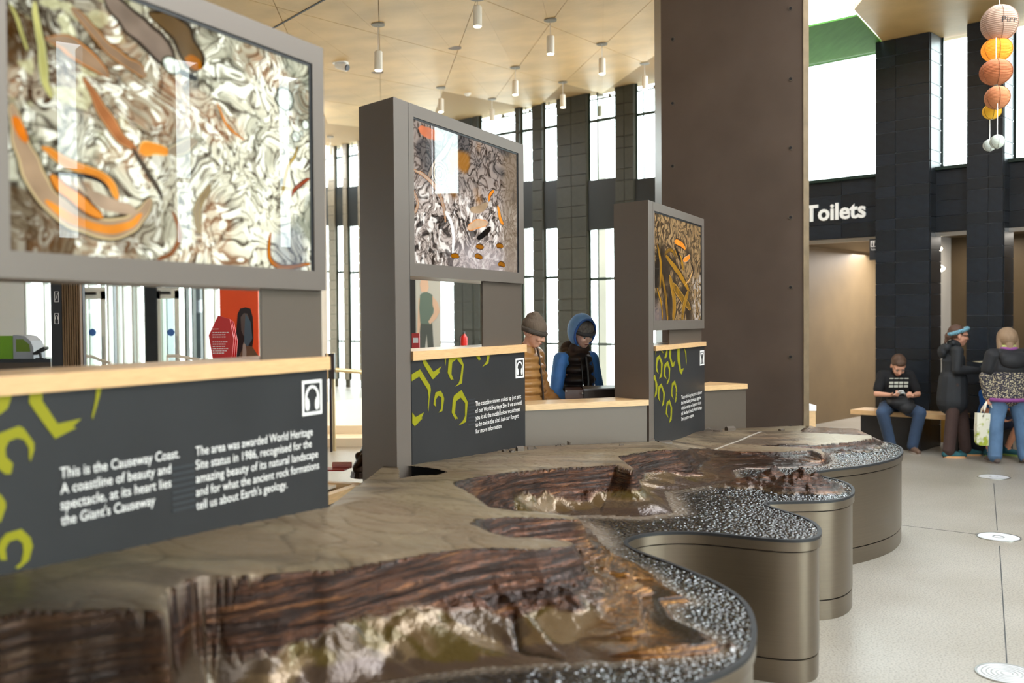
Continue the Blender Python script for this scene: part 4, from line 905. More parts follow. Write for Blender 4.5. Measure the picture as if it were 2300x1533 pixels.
def seabump(m):
    nt = m.node_tree; n = [x for x in nt.nodes if x.type == 'BUMP'][0]; n.inputs['Distance'].default_value = .008
    v = nt.nodes.new('ShaderNodeTexVoronoi'); v.inputs['Scale'].default_value = 48; tc = [x for x in nt.nodes if x.type == 'TEX_COORD'][0]
    nt.links.new(tc.outputs['Object'], v.inputs['Vector']); nt.links.new(v.outputs['Distance'], n.inputs['Height'])
seabump(seam_); seam_.node_tree.nodes['Principled BSDF'].inputs['Coat Weight'].default_value = 0
def stratify(m):
    nt = m.node_tree; N = nt.nodes; L = nt.links; b = N['Principled BSDF']
    tc = N.new('ShaderNodeTexCoord'); mp = N.new('ShaderNodeMapping'); mp.inputs['Scale'].default_value = (3.2, 3.2, 52); L.new(tc.outputs['Object'], mp.inputs['Vector'])
    n1 = N.new('ShaderNodeTexNoise'); n1.inputs['Scale'].default_value = 1.0; n1.inputs['Detail'].default_value = 6; n1.inputs['Roughness'].default_value = .62; n1.inputs['Distortion'].default_value = .5; L.new(mp.outputs[0], n1.inputs['Vector'])
    cr = N.new('ShaderNodeValToRGB'); e = cr.color_ramp.elements; e[0].position = .34; e[0].color = (*srgb(34, 20, 14), 1); e[1].position = .70; e[1].color = (*srgb(124, 88, 56), 1)
    for ps, c in ((.42, (50, 30, 20)), (.47, (24, 15, 11)), (.52, (88, 52, 32)), (.57, (44, 27, 19)), (.63, (108, 66, 36))): x = e.new(ps); x.color = (*srgb(*c), 1)
    L.new(n1.outputs['Fac'], cr.inputs['Fac'])
    mp2 = N.new('ShaderNodeMapping'); mp2.inputs['Scale'].default_value = (2.5, 2.5, 120); L.new(tc.outputs['Object'], mp2.inputs['Vector']); n3 = N.new('ShaderNodeTexNoise'); n3.inputs['Scale'].default_value = 1.0; n3.inputs['Detail'].default_value = 5; n3.inputs['Distortion'].default_value = .1; L.new(mp2.outputs[0], n3.inputs['Vector'])
    cg = N.new('ShaderNodeValToRGB'); e = cg.color_ramp.elements; e[0].position = .38; e[0].color = (*srgb(22, 14, 10), 1); e[1].position = .68; e[1].color = (*srgb(196, 160, 110), 1)
    for ps, c in ((.45, (120, 78, 32)), (.48, (34, 20, 10)), (.53, (176, 122, 52)), (.56, (44, 26, 14)), (.61, (160, 104, 44))): x = e.new(ps); x.color = (*srgb(*c), 1)
    L.new(n3.outputs['Fac'], cg.inputs['Fac'])
    am = N.new('ShaderNodeAttribute'); am.attribute_name = 'Mask'; sp = N.new('ShaderNodeSeparateColor'); L.new(am.outputs['Color'], sp.inputs[0])
    mg = N.new('ShaderNodeMixRGB'); L.new(sp.outputs[1], mg.inputs[0]); L.new(cr.outputs[0], mg.inputs[1]); L.new(cg.outputs[0], mg.inputs[2])
    ac = [x for x in N if x.type == 'ATTRIBUTE' and x.attribute_name == 'Col'][0]
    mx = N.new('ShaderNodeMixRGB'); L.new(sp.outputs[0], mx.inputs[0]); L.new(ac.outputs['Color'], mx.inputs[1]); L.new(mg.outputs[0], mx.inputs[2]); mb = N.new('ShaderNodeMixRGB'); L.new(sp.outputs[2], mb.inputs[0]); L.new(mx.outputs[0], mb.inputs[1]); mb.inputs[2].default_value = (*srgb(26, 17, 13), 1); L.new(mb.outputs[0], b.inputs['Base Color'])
    bp = [x for x in N if x.type == 'BUMP'][0]; b2 = N.new('ShaderNodeBump'); b2.inputs['Distance'].default_value = .02; mu = N.new('ShaderNodeMath'); mu.operation = 'MULTIPLY'; L.new(n1.outputs['Fac'], mu.inputs[0]); L.new(sp.outputs[0], mu.inputs[1]); b2.inputs['Strength'].default_value = 1.0
    L.new(mu.outputs[0], b2.inputs['Height']); L.new(bp.outputs[0], b2.inputs['Normal']); L.new(b2.outputs[0], b.inputs['Normal'])
    mm = N.new('ShaderNodeMath'); mm.operation = 'MULTIPLY_ADD'; L.new(sp.outputs[0], mm.inputs[0]); mm.inputs[1].default_value = .25; mm.inputs[2].default_value = .40; L.new(mm.outputs[0], b.inputs['Metallic'])
stratify(landm)
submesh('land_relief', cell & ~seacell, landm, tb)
submesh('sea_surface', cell & seacell, seam_, tb)
def offset(P, d):
    n = len(P); Q = []
    for i in range(n):
        a = Vector(P[i-1]); b = Vector(P[i]); c = Vector(P[(i+1) % n])
        e = ((b-a).normalized()+(c-b).normalized()); 
        if e.length < 1e-6: e = (c-b)
        e.normalize(); nn = Vector((e.y, -e.x)); Q.append((b.x+nn.x*d, b.y+nn.y*d))
    return Q
area = sum(OUT[i][0]*OUT[(i+1) % len(OUT)][1]-OUT[(i+1) % len(OUT)][0]*OUT[i][1] for i in range(len(OUT)))
sg = 1 if area > 0 else -1
rimn = rim
def wall(P, z0, z1, d0, d1, name, m, lipw=0.0):
    A_ = offset(P, 0); n = len(P)
    def off(d):
        Q = []
        for i in range(n):
            a = Vector(P[max(i-1, 0)]); c = Vector(P[min(i+1, n-1)]); e = (c-a).normalized(); nn = Vector((e.y, -e.x))*sg; Q.append(Vector(P[i])+nn*d)
        return Q
    o1, o0 = off(d1), off(d0); bm = bmesh.new()
    r = [[bm.verts.new((p.x, p.y, z)) for p in o] for o, z in ((o0, z0), (o1, z0), (o1, z1), (o0, z1))]
    for k in range(4):
        a, b = r[k], r[(k+1) % 4]
        for i in range(n-1): bm.faces.new((a[i], a[i+1], b[i+1], b[i]))
    o = bmobj(name, bm, m, None, True)
    return o
def sharp(o):
    o.data.set_sharp_from_angle(angle=R(40)); return o
keepw(sharp(wall(rim, .638, .690, -.02, .004, 'rim_band', M['plinth'])), tb)
keepw(sharp(wall(rim, .682, .6965, -.012, .0065, 'black_edge_strip', M['groove'])), tb)
keepw(sharp(wall(rim, .120, .630, -.03, -.006, 'side_panel', M['plinth'])), tb)
keepw(sharp(wall(rim, .0, .112, -.03, -.008, 'kick_band', M['plinth'])), tb)
keepw(sharp(wall(rim, .0, .66, -.06, -.034, 'inner_shell', M['groove'])), tb)
# vertical joints in the band
# tiny buildings cast on the plateau
for (u, v, s, h) in ((1132, 1015, .03, .012), (1168, 1013, .05, .022), (1150, 1016, .04, .012), (1192, 1010, .04, .016), (1202, 1009, .03, .012), (1278, 999, .05, .02), (1264, 1001, .03, .01), (1344, 995, .05, .018), (1396, 1001, .03, .01), (1250, 1003, .02, .01), (1455, 992, .09, .018), (1492, 995, .10, .014), (1592, 968, .09, .018), (1612, 969, .07, .014), (1640, 967, .08, .026), (1755, 967, .05, .012)):
    z = topz(u, v); p = onz(u, v, z); bm = bmesh.new(); g = random.uniform(0, 3)
    W2 = Matrix.Translation(p) @ Matrix.Rotation(g, 4, 'Z')
    pts = [(-s/2, -s/3, -.01), (s/2, -s/3, -.01), (s/2, s/3, -.01), (-s/2, s/3, -.01)]
    vs = [bm.verts.new(W2 @ Vector(q)) for q in pts]+[bm.verts.new(W2 @ Vector((q[0], q[1], h))) for q in pts]+[bm.verts.new(W2 @ Vector((-s/2, 0, h*1.6))), bm.verts.new(W2 @ Vector((s/2, 0, h*1.6)))]
    for f in ((0, 1, 5, 4), (1, 2, 6, 5), (2, 3, 7, 6), (3, 0, 4, 7), (4, 5, 9, 8), (6, 7, 8, 9), (5, 6, 9), (7, 4, 8)): bm.faces.new([vs[i] for i in f])
    keepw(bmobj('model_house', bm, M['bronze_dark']), tb)
# ================================================================== LIGHT FITTINGS
canopy_m = mat('grey canopy disc', srgb(120, 112, 96), .5); lampm = mat('white pendant cylinder', srgb(226, 220, 206), .4); warm = mat('warm lamp face', (1, .9, .7), .5, emit=(1, .86, .6), es=14)
cyl = [(114, 133), (15, 60), (80, 118), (130, 164), (170, 200), (180, 212), (221, 252), (245, 273), (212, 240), (237, 261), (266, 290), (327, 349), (354, 375)]
where = ['nearest the left edge of the view, above the middle panel', 'highest in view, cut by the picture top', 'right of the highest one', 'fourth along the front row', 'beside the dark pillar', 'centre of the second row', 'over the top of the middle panel', 'low over the middle panel corner', 'right of centre in the second row', 'in front of the far window, second from pillar', 'in front of the far dark column', 'left of the middle panel, upper one', 'left of the middle panel, lower one']
proto = None
for i, ((u, v), (vt, vb)) in enumerate(zip(pend_px, cyl)):
    p = PN[i]; Lc = .24; drop = (vt-v)*p.y/FPX if i != 1 else .10
    drop = max(.06, drop)
    t = thing('pendant_lamp', 'white cylinder pendant lamp, '+where[i], 'pendant lamp', p, 0, 'cylinder pendants')
    def add(name, bm, m, sm=True): o = bmobj(name, bm, m, t, sm); o.data.set_sharp_from_angle(angle=R(40)); return o
    bm = bmesh.new(); bmesh.ops.create_cone(bm, cap_ends=True, segments=24, radius1=.085, radius2=.085, depth=.02, matrix=Matrix.Translation((0, 0, -.012))); add('ceiling_canopy', bm, canopy_m)
    bm = bmesh.new(); tube(bm, [(0, 0, -.02), (0, 0, -drop-.01)], .004, 6); add('suspension_rod', bm, M['steel'])
    bm = bmesh.new(); tube(bm, [(0, 0, -drop), (0, 0, -drop-.012), (0, 0, -drop-Lc)], [.04, .051, .051], 24); add('lamp_body', bm, lampm)
    bm = bmesh.new(); bmesh.ops.create_cone(bm, cap_ends=True, segments=24, radius1=.043, radius2=.043, depth=.006, matrix=Matrix.Translation((0, 0, -drop-Lc-.003))); add('lamp_face', bm, warm)
    ld = bpy.data.lights.new('lamp_light', 'SPOT'); ld.energy = 150; ld.color = (1, .84, .6); ld.spot_size = 1.5; ld.shadow_soft_size = .05
    lo = bpy.data.objects.new('lamp_light', ld); COL.objects.link(lo); lo.parent = t; lo.location = (0, 0, -drop-Lc-.02)
# dark recessed discs
for k, (u, v) in enumerate(((1021, 107), (847, 161))):
    p = lam(u, v); bm = bmesh.new(); bmesh.ops.create_cone(bm, cap_ends=True, segments=24, radius1=.10, radius2=.10, depth=.012, matrix=Matrix.Translation((0, 0, -.002)))
    o = bmobj('ceiling_cover', bm, mat('brown cover plate %d' % k, srgb(104, 80, 56), .5)); o.location = p
    tag(o, ['dark round cover plate flush in the ceiling, the right one of two', 'dark round cover plate flush in the ceiling, above the middle panel top'][k], 'cover plate')
p = lam(1050, 209); bm = bmesh.new(); tube(bm, [(0, 0, 0), (0, 0, -.03), (0, 0, -.05)], [.07, .06, .035], 20); o = bmobj('smoke_detector', bm, M['white'], None, True); o.location = p; tag(o, 'small white domed smoke detector on the ceiling', 'smoke detector')
p = lam(765, 140); t = thing('dome_camera', 'white ceiling camera with dark lens left of the pendants', 'camera', p)
bm = bmesh.new(); tube(bm, [(0, 0, 0), (0, 0, -.02)], .12, 20); bmobj('mount_plate', bm, M['white'], t)
bm = bmesh.new(); tube(bm, [(-.06, 0, -.04), (.10, -.06, -.09)], [.05, .06], 16); bmobj('camera_body', bm, M['white'], t); bm = bmesh.new(); tube(bm, [(.09, -.055, -.088), (.12, -.07, -.10)], [.05, .045], 16); bmobj('lens', bm, M['black'], t)
# track rail close to the window wall
tr = thing('ceiling_track', 'thin metal track rail running along the ceiling before the far windows', 'track', lam(1270, 245))
ra = lam(1060, 283-10); rb = lam(1484, 190); la_ = lam(742, 335)
bm = bmesh.new(); tube(bm, [lam(744, 333)+Vector((0, 0, -.06)), lam(1060, 271)+Vector((0, 0, -.06)), lam(1492, 187)+Vector((0, 0, -.06))], .018, 6); keepw(bmobj('rail', bm, M['bronze_dark']), tr)
for u in (1070, 1130, 1190, 1250, 1310, 1370, 1430, 1470):
    p = lam(u, 271-(u-1060)*84/432); bm = bmesh.new(); tube(bm, [p, p+Vector((0, 0, -.07))], .03, 8); keepw(bmobj('rail_bracket', bm, M['bronze_dark']), tr)
# thick dark joint and thin seams near the top left
# ================================================================== FLOOR DISCS
fd = []
discm = mat('matt white uplighter glass', srgb(206, 206, 210), .3); 
for k, (u, v, wpx) in enumerate(((2243, 1206, 105), (2232, 1071, 78), (2262, 1513, 150))):
    c = onz(u, v, 0); r = wpx/2*c.y/FPX/1.12
    t = thing('floor_uplighter', ['round glass floor light in the middle of the row', 'farthest round glass floor light, near the standing women', 'nearest round floor light with concentric rings, at the bottom right'][k], 'floor light', c)
    def ring(name, r0, r1, z0, z1, m):
        bm = bmesh.new(); N = 40; R_ = [[bm.verts.new((rr*math.cos(2*math.pi*i/N), rr*math.sin(2*math.pi*i/N), z)) for i in range(N)] for rr, z in ((r0, z0), (r0, z1), (r1, z1), (r1, z0))]
        for a in range(4):
            for i in range(N): bm.faces.new((R_[a][i], R_[a][(i+1) % N], R_[(a+1) % 4][(i+1) % N], R_[(a+1) % 4][i]))
        o = bmobj(name, bm, m, t, True); o.data.set_sharp_from_angle(angle=R(30)); return o
    ring('steel_ring', r*.93, r, 0, .006, M['steel']); bm = bmesh.new(); bmesh.ops.create_cone(bm, cap_ends=True, segments=40, radius1=r*.92, radius2=r*.92, depth=.004, matrix=Matrix.Translation((0, 0, .002))); bmobj('glass_disc', bm, discm, t)
    for q in ((.2, .24) if k < 2 else (.15, .2, .3, .35, .45, .5, .6, .65, .75, .8)): pass
    for q in ((.22,) if k < 2 else (.16, .31, .46, .61, .76)): ring('inner_ring', r*q, r*(q+.05), .004, .0055, M['steel'])
# floor joint
a = onz(2025, 1179, 0); b = onz(2200, 1200, 0); c2 = onz(2245, 1533, 0); d2 = onz(2240, 1080, 0)
bm = bmesh.new()
def strip(bm, p, q, w, z0=0.0, z1=.0012):
    d = (q-p).normalized(); n = Vector((-d.y, d.x, 0))*w/2; prism(bm, [p-n, q-n, q+n, p+n], z0, z1)
e = a+(a-b)*3
strip(bm, e, b, .006); strip(bm, onz(2232, 1085, 0), onz(2240, 1190, 0), .006); strip(bm, onz(2245, 1225, 0), onz(2262, 1495, 0), .006)
struct(bmobj('floor_joint', bm, M['darkprint']))
# ================================================================== LANTERNS
def lantern(px, rpx, Z, col, glow, label, squash=.96, word=None, sag=None):
    c = aty(*px, Z); r = rpx*Z/FPX
    t = thing('paper_lantern', label, 'paper lantern', c, 0, 'paper lanterns hanging in a string')
    m = mat('lantern paper '+label[:12], col, .8, emit=col, es=glow); 
    nt = m.node_tree; b = nt.nodes['Principled BSDF']; b.inputs['Transmission Weight'].default_value = 0
    bm = bmesh.new(); N, K = 28, 26; rings = []
    for j in range(K*2+1):
        a = -math.pi/2*.93+math.pi*.93*j/(K*2); rr = r*math.cos(a)*(1.0 if j % 2 else .965); rings.append([bm.verts.new((rr*math.cos(2*math.pi*i/N), rr*math.sin(2*math.pi*i/N), r*squash*math.sin(a))) for i in range(N)])
    for j in range(K*2):
        for i in range(N): bm.faces.new((rings[j][i], rings[j][(i+1) % N], rings[j+1][(i+1) % N], rings[j+1][i]))
    bmobj('paper_shade', bm, m, t, False)
    bm = bmesh.new(); tube(bm, [(.1*r*math.cos(a), .1*r*math.sin(a), r*squash*.99) for a in np.linspace(0, 6.28, 13)], .003, 5); tube(bm, [(.1*r*math.cos(a), .1*r*math.sin(a), -r*squash*.99) for a in np.linspace(0, 6.28, 13)], .003, 5); bmobj('wire_ring', bm, M['steel'], t)
    bm = bmesh.new()
    for k in range(6):
        a0 = k*math.pi/3+.3; tube(bm, [(1.003*r*math.cos(a)*math.cos(a0), 1.003*r*math.cos(a)*math.sin(a0), 1.003*r*squash*math.sin(a)) for a in np.linspace(-1.4, 1.4, 15)], .0035 if r > .12 else .002, 5)
    bmobj('rib', bm, mat('rib '+label[:10], tuple(x*.55 for x in col), .8), t)
    if word:
        bm = bmesh.new(); f = (Vector((0, 0, EYE))-c); f.z = 0; f.normalize(); rt = Vector((-f.y, f.x, 0))
        put_text(bm, word, rt*(-.0*r)+Vector((0, 0, -.22*r))+f*(r*.99)+rt*r*.12, rt, Vector((0, 0, 1)), f, r*.32, r*.75)
        for v in bm.verts:      # wrap on the sphere
            d = v.co.copy(); h = d.z/(squash); rad = math.sqrt(max(0, (1.012*r)**2-h*h)); pl_ = Vector((d.x, d.y, 0)); lat = pl_.dot(rt); lat = max(-rad*.97, min(rad*.97, lat)); v.co = rt*lat+f*math.sqrt(max(0, rad*rad-lat*lat))+Vector((0, 0, d.z))
        bmobj('handwritten_word', bm, M['black'], t)
    return c, r, t
LZ = 6.2
Ls = []
for (px, rp, dz, col, gl, lab, sq, wd) in (((2245, 52), 40, 0.0, srgb(188, 158, 140), .04, 'largest pale peach paper lantern with handwriting, top of the string', 1.0, 'Pirr'),
        ((2239, 112), 33, .02, srgb(250, 160, 50), .32, 'glowing bright orange paper lantern, second from the top', .82, None),
        ((2237, 162), 35, -.25, srgb(190, 116, 76), .06, 'terracotta paper lantern in the middle of the string', .82, None),
        ((2240, 219), 27.5, 0.0, srgb(198, 130, 88), .07, 'smaller terracotta paper lantern below the middle one', .93, None),
        ((2228, 250), 20.5, .1, srgb(226, 176, 50), .14, 'small yellow paper lantern tucked behind the lower terracotta one', .85, None),
        ((2240, 318), 16, -.05, srgb(206, 214, 204), .05, 'small white paper lantern at the bottom, the front one', .95, None),
        ((2223, 326), 14.5, .15, srgb(214, 222, 218), .05, 'small white paper lantern at the bottom, the back one', .9, None)):
    Ls.append(lantern(px, rp, LZ+dz*1.0, col, gl, lab, sq, wd))
for (i, j) in ((0, None), (1, 0), (2, 1), (3, 2), (4, 3), (5, 3), (6, 4)):
    c, r, tt_ = Ls[i]; top = Vector((c.x, c.y, ZC)) if j is None else Vector((c.x, c.y, Ls[j][0].z))
    bm = bmesh.new(); tube(bm, [c+Vector((0, 0, r*.9)), top], .0028, 6); keepw(bmobj('cord', bm, M['white']), tt_)
# ================================================================== SIGNS AND ITEMS ON THE RIGHT
t = thing('toilets_sign', 'large white raised letters reading Toilets on the dark band', 'sign', TW(tu(1880), .05, 3.05))
p0_ = online(1815, 496, TW(0), TW(1)); p1_ = online(1942, 486, TW(0), TW(1))
sL = (Vector((p0_.x, p0_.y, 0))-T0).dot(DR); sR = (Vector((p1_.x, p1_.y, 0))-T0).dot(DR); zb_ = p1_.z
cap = (496-459)*13.9/FPX
v, f = text_mesh('Toilets', .028); x0 = min(q.x for q in v); x1 = max(q.x for q in v)
adv = 0.0; word = 'Toilets'
totw = sR-sL+.07; k = totw/(x1-x0)
for n in range(1, len(word)+1):
    pre, _ = text_mesh(word[:n], .028); one, fo = text_mesh(word[n-1], .028)
    xr = max(q.x for q in pre); w_ = max(q.x for q in one); sh_ = xr-w_
    bm = bmesh.new(); va = [bm.verts.new(TW(sL-.07+(q.x-x0+sh_)*k, .035, zb_+q.y*cap/.72)) for q in one]
    for ff in fo:
        try: bm.faces.new([va[i] for i in ff])
        except ValueError: pass
    r_ = bmesh.ops.extrude_face_region(bm, geom=bm.faces[:]); bmesh.ops.translate(bm, vec=NR*.03, verts=[g for g in r_['geom'] if isinstance(g, bmesh.types.BMVert)])
    keepw(bmobj('letter', bm, M['white']), t)
def sign_on(off, uv, uv2, name, label, m, cat='sign', th=.02):
    a = online(uv[0], uv[1], TW(0, off), TW(1, off)); b = online(uv2[0], uv2[1], TW(0, off), TW(1, off))
    A2 = Vector((a.x, a.y, 0)); B2 = Vector((b.x, b.y, 0)); t = thing(name, label, cat, (A2+B2)/2+Vector((0, 0, min(a.z, b.z))))
    bm = bmesh.new(); prism(bm, [A2, B2, B2+NR*th, A2+NR*th], min(a.z, b.z), max(a.z, b.z)); keepw(bmobj('board', bm, m), t); return t, A2, B2, min(a.z, b.z), max(a.z, b.z)
t, A2, B2, za, zb2 = sign_on(-.1, (1953, 537), (1978, 583), 'hanging_sign', 'small dark projecting sign with toilet symbols beside the first black column', M['darkprint'])
bm = bmesh.new(); hh = zb2-za; d_ = (B2-A2); 
def fr(x, y, n=.004): return A2+d_*x+Vector((0, 0, za+hh*y))-NR*n
flat_poly(bm, [fr(.1, .62), fr(.95, .62), fr(.95, .92), fr(.1, .92)], -NR, .002); keepw(bmobj('symbol_plate', bm, M['whiteprint']), t)
bm = bmesh.new()
for x in (.2, .45, .72):
    flat_poly(bm, [fr(x, .66, .008), fr(x+.16, .66, .008), fr(x+.12, .82, .008), fr(x+.04, .82, .008)], -NR, .001); flat_poly(bm, [fr(x+.05, .83, .008), fr(x+.11, .83, .008), fr(x+.11, .89, .008), fr(x+.05, .89, .008)], -NR, .001)
keepw(bmobj('toilet_symbols', bm, M['black']), t)
bm = bmesh.new(); put_text(bm, 'Toilets', fr(.12, .46, .006), DR, Vector((0, 0, 1)), -NR, hh*.1, d_.length*.6, .01); keepw(bmobj('lettering', bm, M['whiteprint']), t)
t, A2, B2, za, zb2 = sign_on(5.25, (1899, 669), (1990, 688), 'wall_direction_strip', 'dark strip sign on the beige corridor wall', mat('dark taupe strip', srgb(66, 54, 44), .5), th=.03)
hh = zb2-za; d_ = B2-A2; bm = bmesh.new(); put_text(bm, 'Toilets', fr(.4, .3, .01), DR, Vector((0, 0, 1)), -NR, hh*.4, d_.length*.25, .01); flat_poly(bm, [fr(.1, .25, .01), fr(.16, .25, .01), fr(.16, .8, .01), fr(.1, .8, .01)], -NR, .001); flat_poly(bm, [fr(.22, .25, .01), fr(.28, .25, .01), fr(.28, .8, .01), fr(.22, .8, .01)], -NR, .001)
keepw(bmobj('lettering', bm, M['black']), t)
t, A2, B2, za, zb2 = sign_on(5.25, (1928, 616), (1948, 648), 'faint_mark_box', 'faint grey box on the beige corridor wall above the strip sign', mat('grey box', srgb(150, 136, 118), .5), cat='dispenser', th=.04)  # only a faint mark on the wall, built as a small box
bm = bmesh.new(); hh = zb2-za; d_ = B2-A2; flat_poly(bm, [fr(.35, .5), fr(.65, .5), fr(.65, .9), fr(.35, .9)], -NR, .002); keepw(bmobj('mark_inset', bm, M['bronze_dark']), t)
# spotlights in the brown opening
for k, (u, v) in enumerate(((2108, 560), (2114, 604))):
    p = aty(u, v, 13.55); t = thing('spot_lamp', ['small lit spot lamp at the top of the opening between the black columns', 'second small spot lamp below the first between the black columns'][k], 'spot lamp', p)
    bm = bmesh.new(); tube(bm, [p+Vector((-.03, 0, .05)), p+Vector((0, -.03, 0))], [.025, .045], 14); keepw(bmobj('lamp_housing', bm, M['steel']), t)
    bm = bmesh.new(); tube(bm, [p+Vector((0, -.03, 0)), p+Vector((.004, -.037, -.008))], .04, 14); keepw(bmobj('lamp_face', bm, warm), t)
    bm = bmesh.new(); tube(bm, [p+Vector((-.03, 0, .05)), p+Vector((-.03, 0, .3 if k == 0 else .22))], .006, 6); keepw(bmobj('stem', bm, M['black']), t)
# oak bench before the first black column
sa, sb_ = tu(1953), tu(2190)
t = thing('oak_bench', 'long pale oak bench seat on a black box base in front of black columns', 'bench', TW((sa+sb_)/2, -.45, 0))
bm = bmesh.new(); prism(bm, [TW(sa, -.62), TW(sb_, -.62), TW(sb_, -.17), TW(sa, -.17)], .44, .50); bev(bm, .004, 1); keepw(bmobj('seat_slab', bm, M['oak_h']), t)
bm = bmesh.new(); prism(bm, [TW(sa+.1, -.52), TW(cols[0][1]+.02, -.52), TW(cols[0][1]+.02, -.17), TW(sa+.1, -.17)], 0, .44); keepw(bmobj('black_base', bm, M['black']), t)
bm = bmesh.new(); prism(bm, [TW(sb_-.12, -.5), TW(sb_-.04, -.5), TW(sb_-.04, -.2), TW(sb_-.12, -.2)], 0, .44); keepw(bmobj('end_support', bm, M['black']), t)
# amber glow behind the bench gap, put into the colour of a low strip
struct(bmobj('glow_strip', wbox(cols[0][1]+.02, cols[1][0], .2, .24, 0.05, .42), M['ochre']))
# block end at the right foot of the pillar
p = aty(1819, 963, 9.9); bm = bmesh.new(); bq = aty(1832, 963, 9.9)
t = thing('seat_end', 'end of a pale oak and grey bench at the right foot of the pillar', 'bench', (p.x, 9.9, 0)); zt_ = aty(1825, 910, 9.9).z; zm = aty(1825, 922, 9.9).z
prism(bm, [(p.x-.3, 9.9), (bq.x, 9.9), (bq.x, 10.3), (p.x-.3, 10.3)], 0, zm); keepw(bmobj('oak_end', bm, M['oak_h']), t)
bm = bmesh.new(); prism(bm, [(p.x-.32, 9.89), (bq.x+.004, 9.89), (bq.x+.004, 10.32), (p.x-.32, 10.32)], zm, zt_); keepw(bmobj('grey_top', bm, M['white']), t)
# ================================================================== BEHIND / BETWEEN PANELS
# oak tray shelf with statue between first and second panel
f0 = onz(738, 1112, .83); f1 = onz(821, 1084, .83); dsh = (f1-f0).normalized(); f0 = f0-dsh*.5; f1b = f1
nb = Vector((-dsh.y, dsh.x, 0)); nb = nb if nb.x < 0 else -nb
t = thing('oak_tray_shelf', 'oak framed display shelf between the nearest and the middle panel', 'shelf', (f0+f1)/2-Vector((0, 0, .83)))
def shp(a, b, c, d, z0, z1):
    bm = bmesh.new(); prism(bm, [f0+dsh*a+nb*c, f0+dsh*b+nb*c, f0+dsh*b+nb*d, f0+dsh*a+nb*d], z0, z1); return bm
Ls_ = (f1-f0).length
for (a, b, c, d) in ((0, Ls_, 0, .05), (0, Ls_, .62, .67), (Ls_-.05, Ls_, .05, .62), (0, .05, .05, .62)): keepw(bmobj('oak_rail', shp(a, b, c, d, .78, .83), M['oak_h']), t)
keepw(bmobj('tray_panel', shp(.05, Ls_-.05, .16, .62, .805, .82), mat('cream laminate', srgb(240, 228, 206), .4)), t); keepw(bmobj('shelf_base', shp(.02, Ls_-.02, .02, .64, 0, .775), M['bronze_dark']), t)
def clay(name, shapes, vox, m, parent=None, smooth_it=2, local=None):
    """one continuous surface grown from overlapping capsules and ellipsoids"""
    bm = bmesh.new()
    for s in shapes:
        if s[0] == 'c':
            a, b, r0, r1 = Vector(s[1]), Vector(s[2]), s[3], s[4]; d = b-a
            if d.length < 1e-5: continue
            q = d.normalized(); K = 5; pts = []; rr = []
            for k in range(K): al = math.pi/2*(1-k/K); pts.append(a-q*r0*math.sin(al)); rr.append(max(1e-4, r0*math.cos(al)))
            pts.append(a); rr.append(r0); pts.append(b); rr.append(r1)
            for k in range(1, K+1): al = math.pi/2*k/K; pts.append(b+q*r1*math.sin(al)); rr.append(max(1e-4, r1*math.cos(al)))
            fl = s[5] if len(s) > 5 else None
            n0 = len(bm.verts); tube(bm, pts, rr, 14)
            if fl:      # flatten along a world axis about the capsule axis midpoint
                bm.verts.ensure_lookup_table(); c = (a+b)/2
                for v in bm.verts[n0:]: v.co = Vector((c.x+(v.co.x-c.x)*fl[0], c.y+(v.co.y-c.y)*fl[1], c.z+(v.co.z-c.z)*fl[2]))
        else:
            r = bmesh.ops.create_uvsphere(bm, u_segments=20, v_segments=14, radius=1.0)
            mt = Matrix.Translation(s[1]) @ (Euler(s[3]).to_matrix().to_4x4() if len(s) > 3 else Matrix.Identity(4)) @ Matrix.Diagonal((*s[2], 1)); bmesh.ops.transform(bm, matrix=mt, verts=r['verts'])
    me = bpy.data.meshes.new(name); bm.to_mesh(me); bm.free(); o = bpy.data.objects.new(name, me); COL.objects.link(o)
    md = o.modifiers.new('r', 'REMESH'); md.mode = 'VOXEL'; md.voxel_size = vox; md.use_smooth_shade = True
    if smooth_it: sm = o.modifiers.new('s', 'SMOOTH'); sm.iterations = smooth_it; sm.factor = .5
    dg = bpy.context.evaluated_depsgraph_get(); m2 = bpy.data.meshes.new_from_object(o.evaluated_get(dg)); o.modifiers.clear(); o.data = m2; bpy.data.meshes.remove(me); m2.name = name
    m2.materials.clear(); m2.materials.append(m); m2.polygons.foreach_set('use_smooth', [True]*len(m2.polygons))
    if parent: o.parent = parent
    return o
s_ = onz(812, 1071, .822)+Vector((.03, .02, 0)); t = thing('bronze_statuette', 'small dark bronze seated figure on the shelf behind the middle panel post', 'statue', s_)
clay('figure', [('e', (0, 0, .04), (.085, .07, .05)), ('e', (.02, 0, .12), (.065, .06, .09)), ('c', (-.05, -.02, .06), (-.01, -.05, .12), .035, .03), ('c', (-.045, -.03, .13), (-.02, -.04, .05), .022, .025), ('e', (.035, 0, .25), (.032, .035, .028)), ('c', (.03, 0, .16), (.035, 0, .22), .045, .02), ('e', (.035, -.01, .225), (.02, .02, .02))], .006, M['bronze'], t)
bm = bmesh.new(); tube(bm, [(0, 0, -.0), (0, 0, .035)], [.10, .092], 18); bmobj('base', bm, M['bronze'], t)
b_ = onz(765, 1054, .824); t = thing('open_booklet', 'open red booklet with a spiral bound edge lying on the shelf', 'booklet', b_)
bm = bmesh.new(); prism(bm, [(-.16, -.05), (.03, -.06), (.05, .04), (-.10, .05)], 0, .008); bmobj('red_cover', bm, M['red'], t)
bm = bmesh.new(); tube(bm, [(-.06, .06, .02), (.06, .055, .02)], .02, 10); bmobj('rolled_page', bm, mat('pink printed page', srgb(214, 150, 140), .6), t)
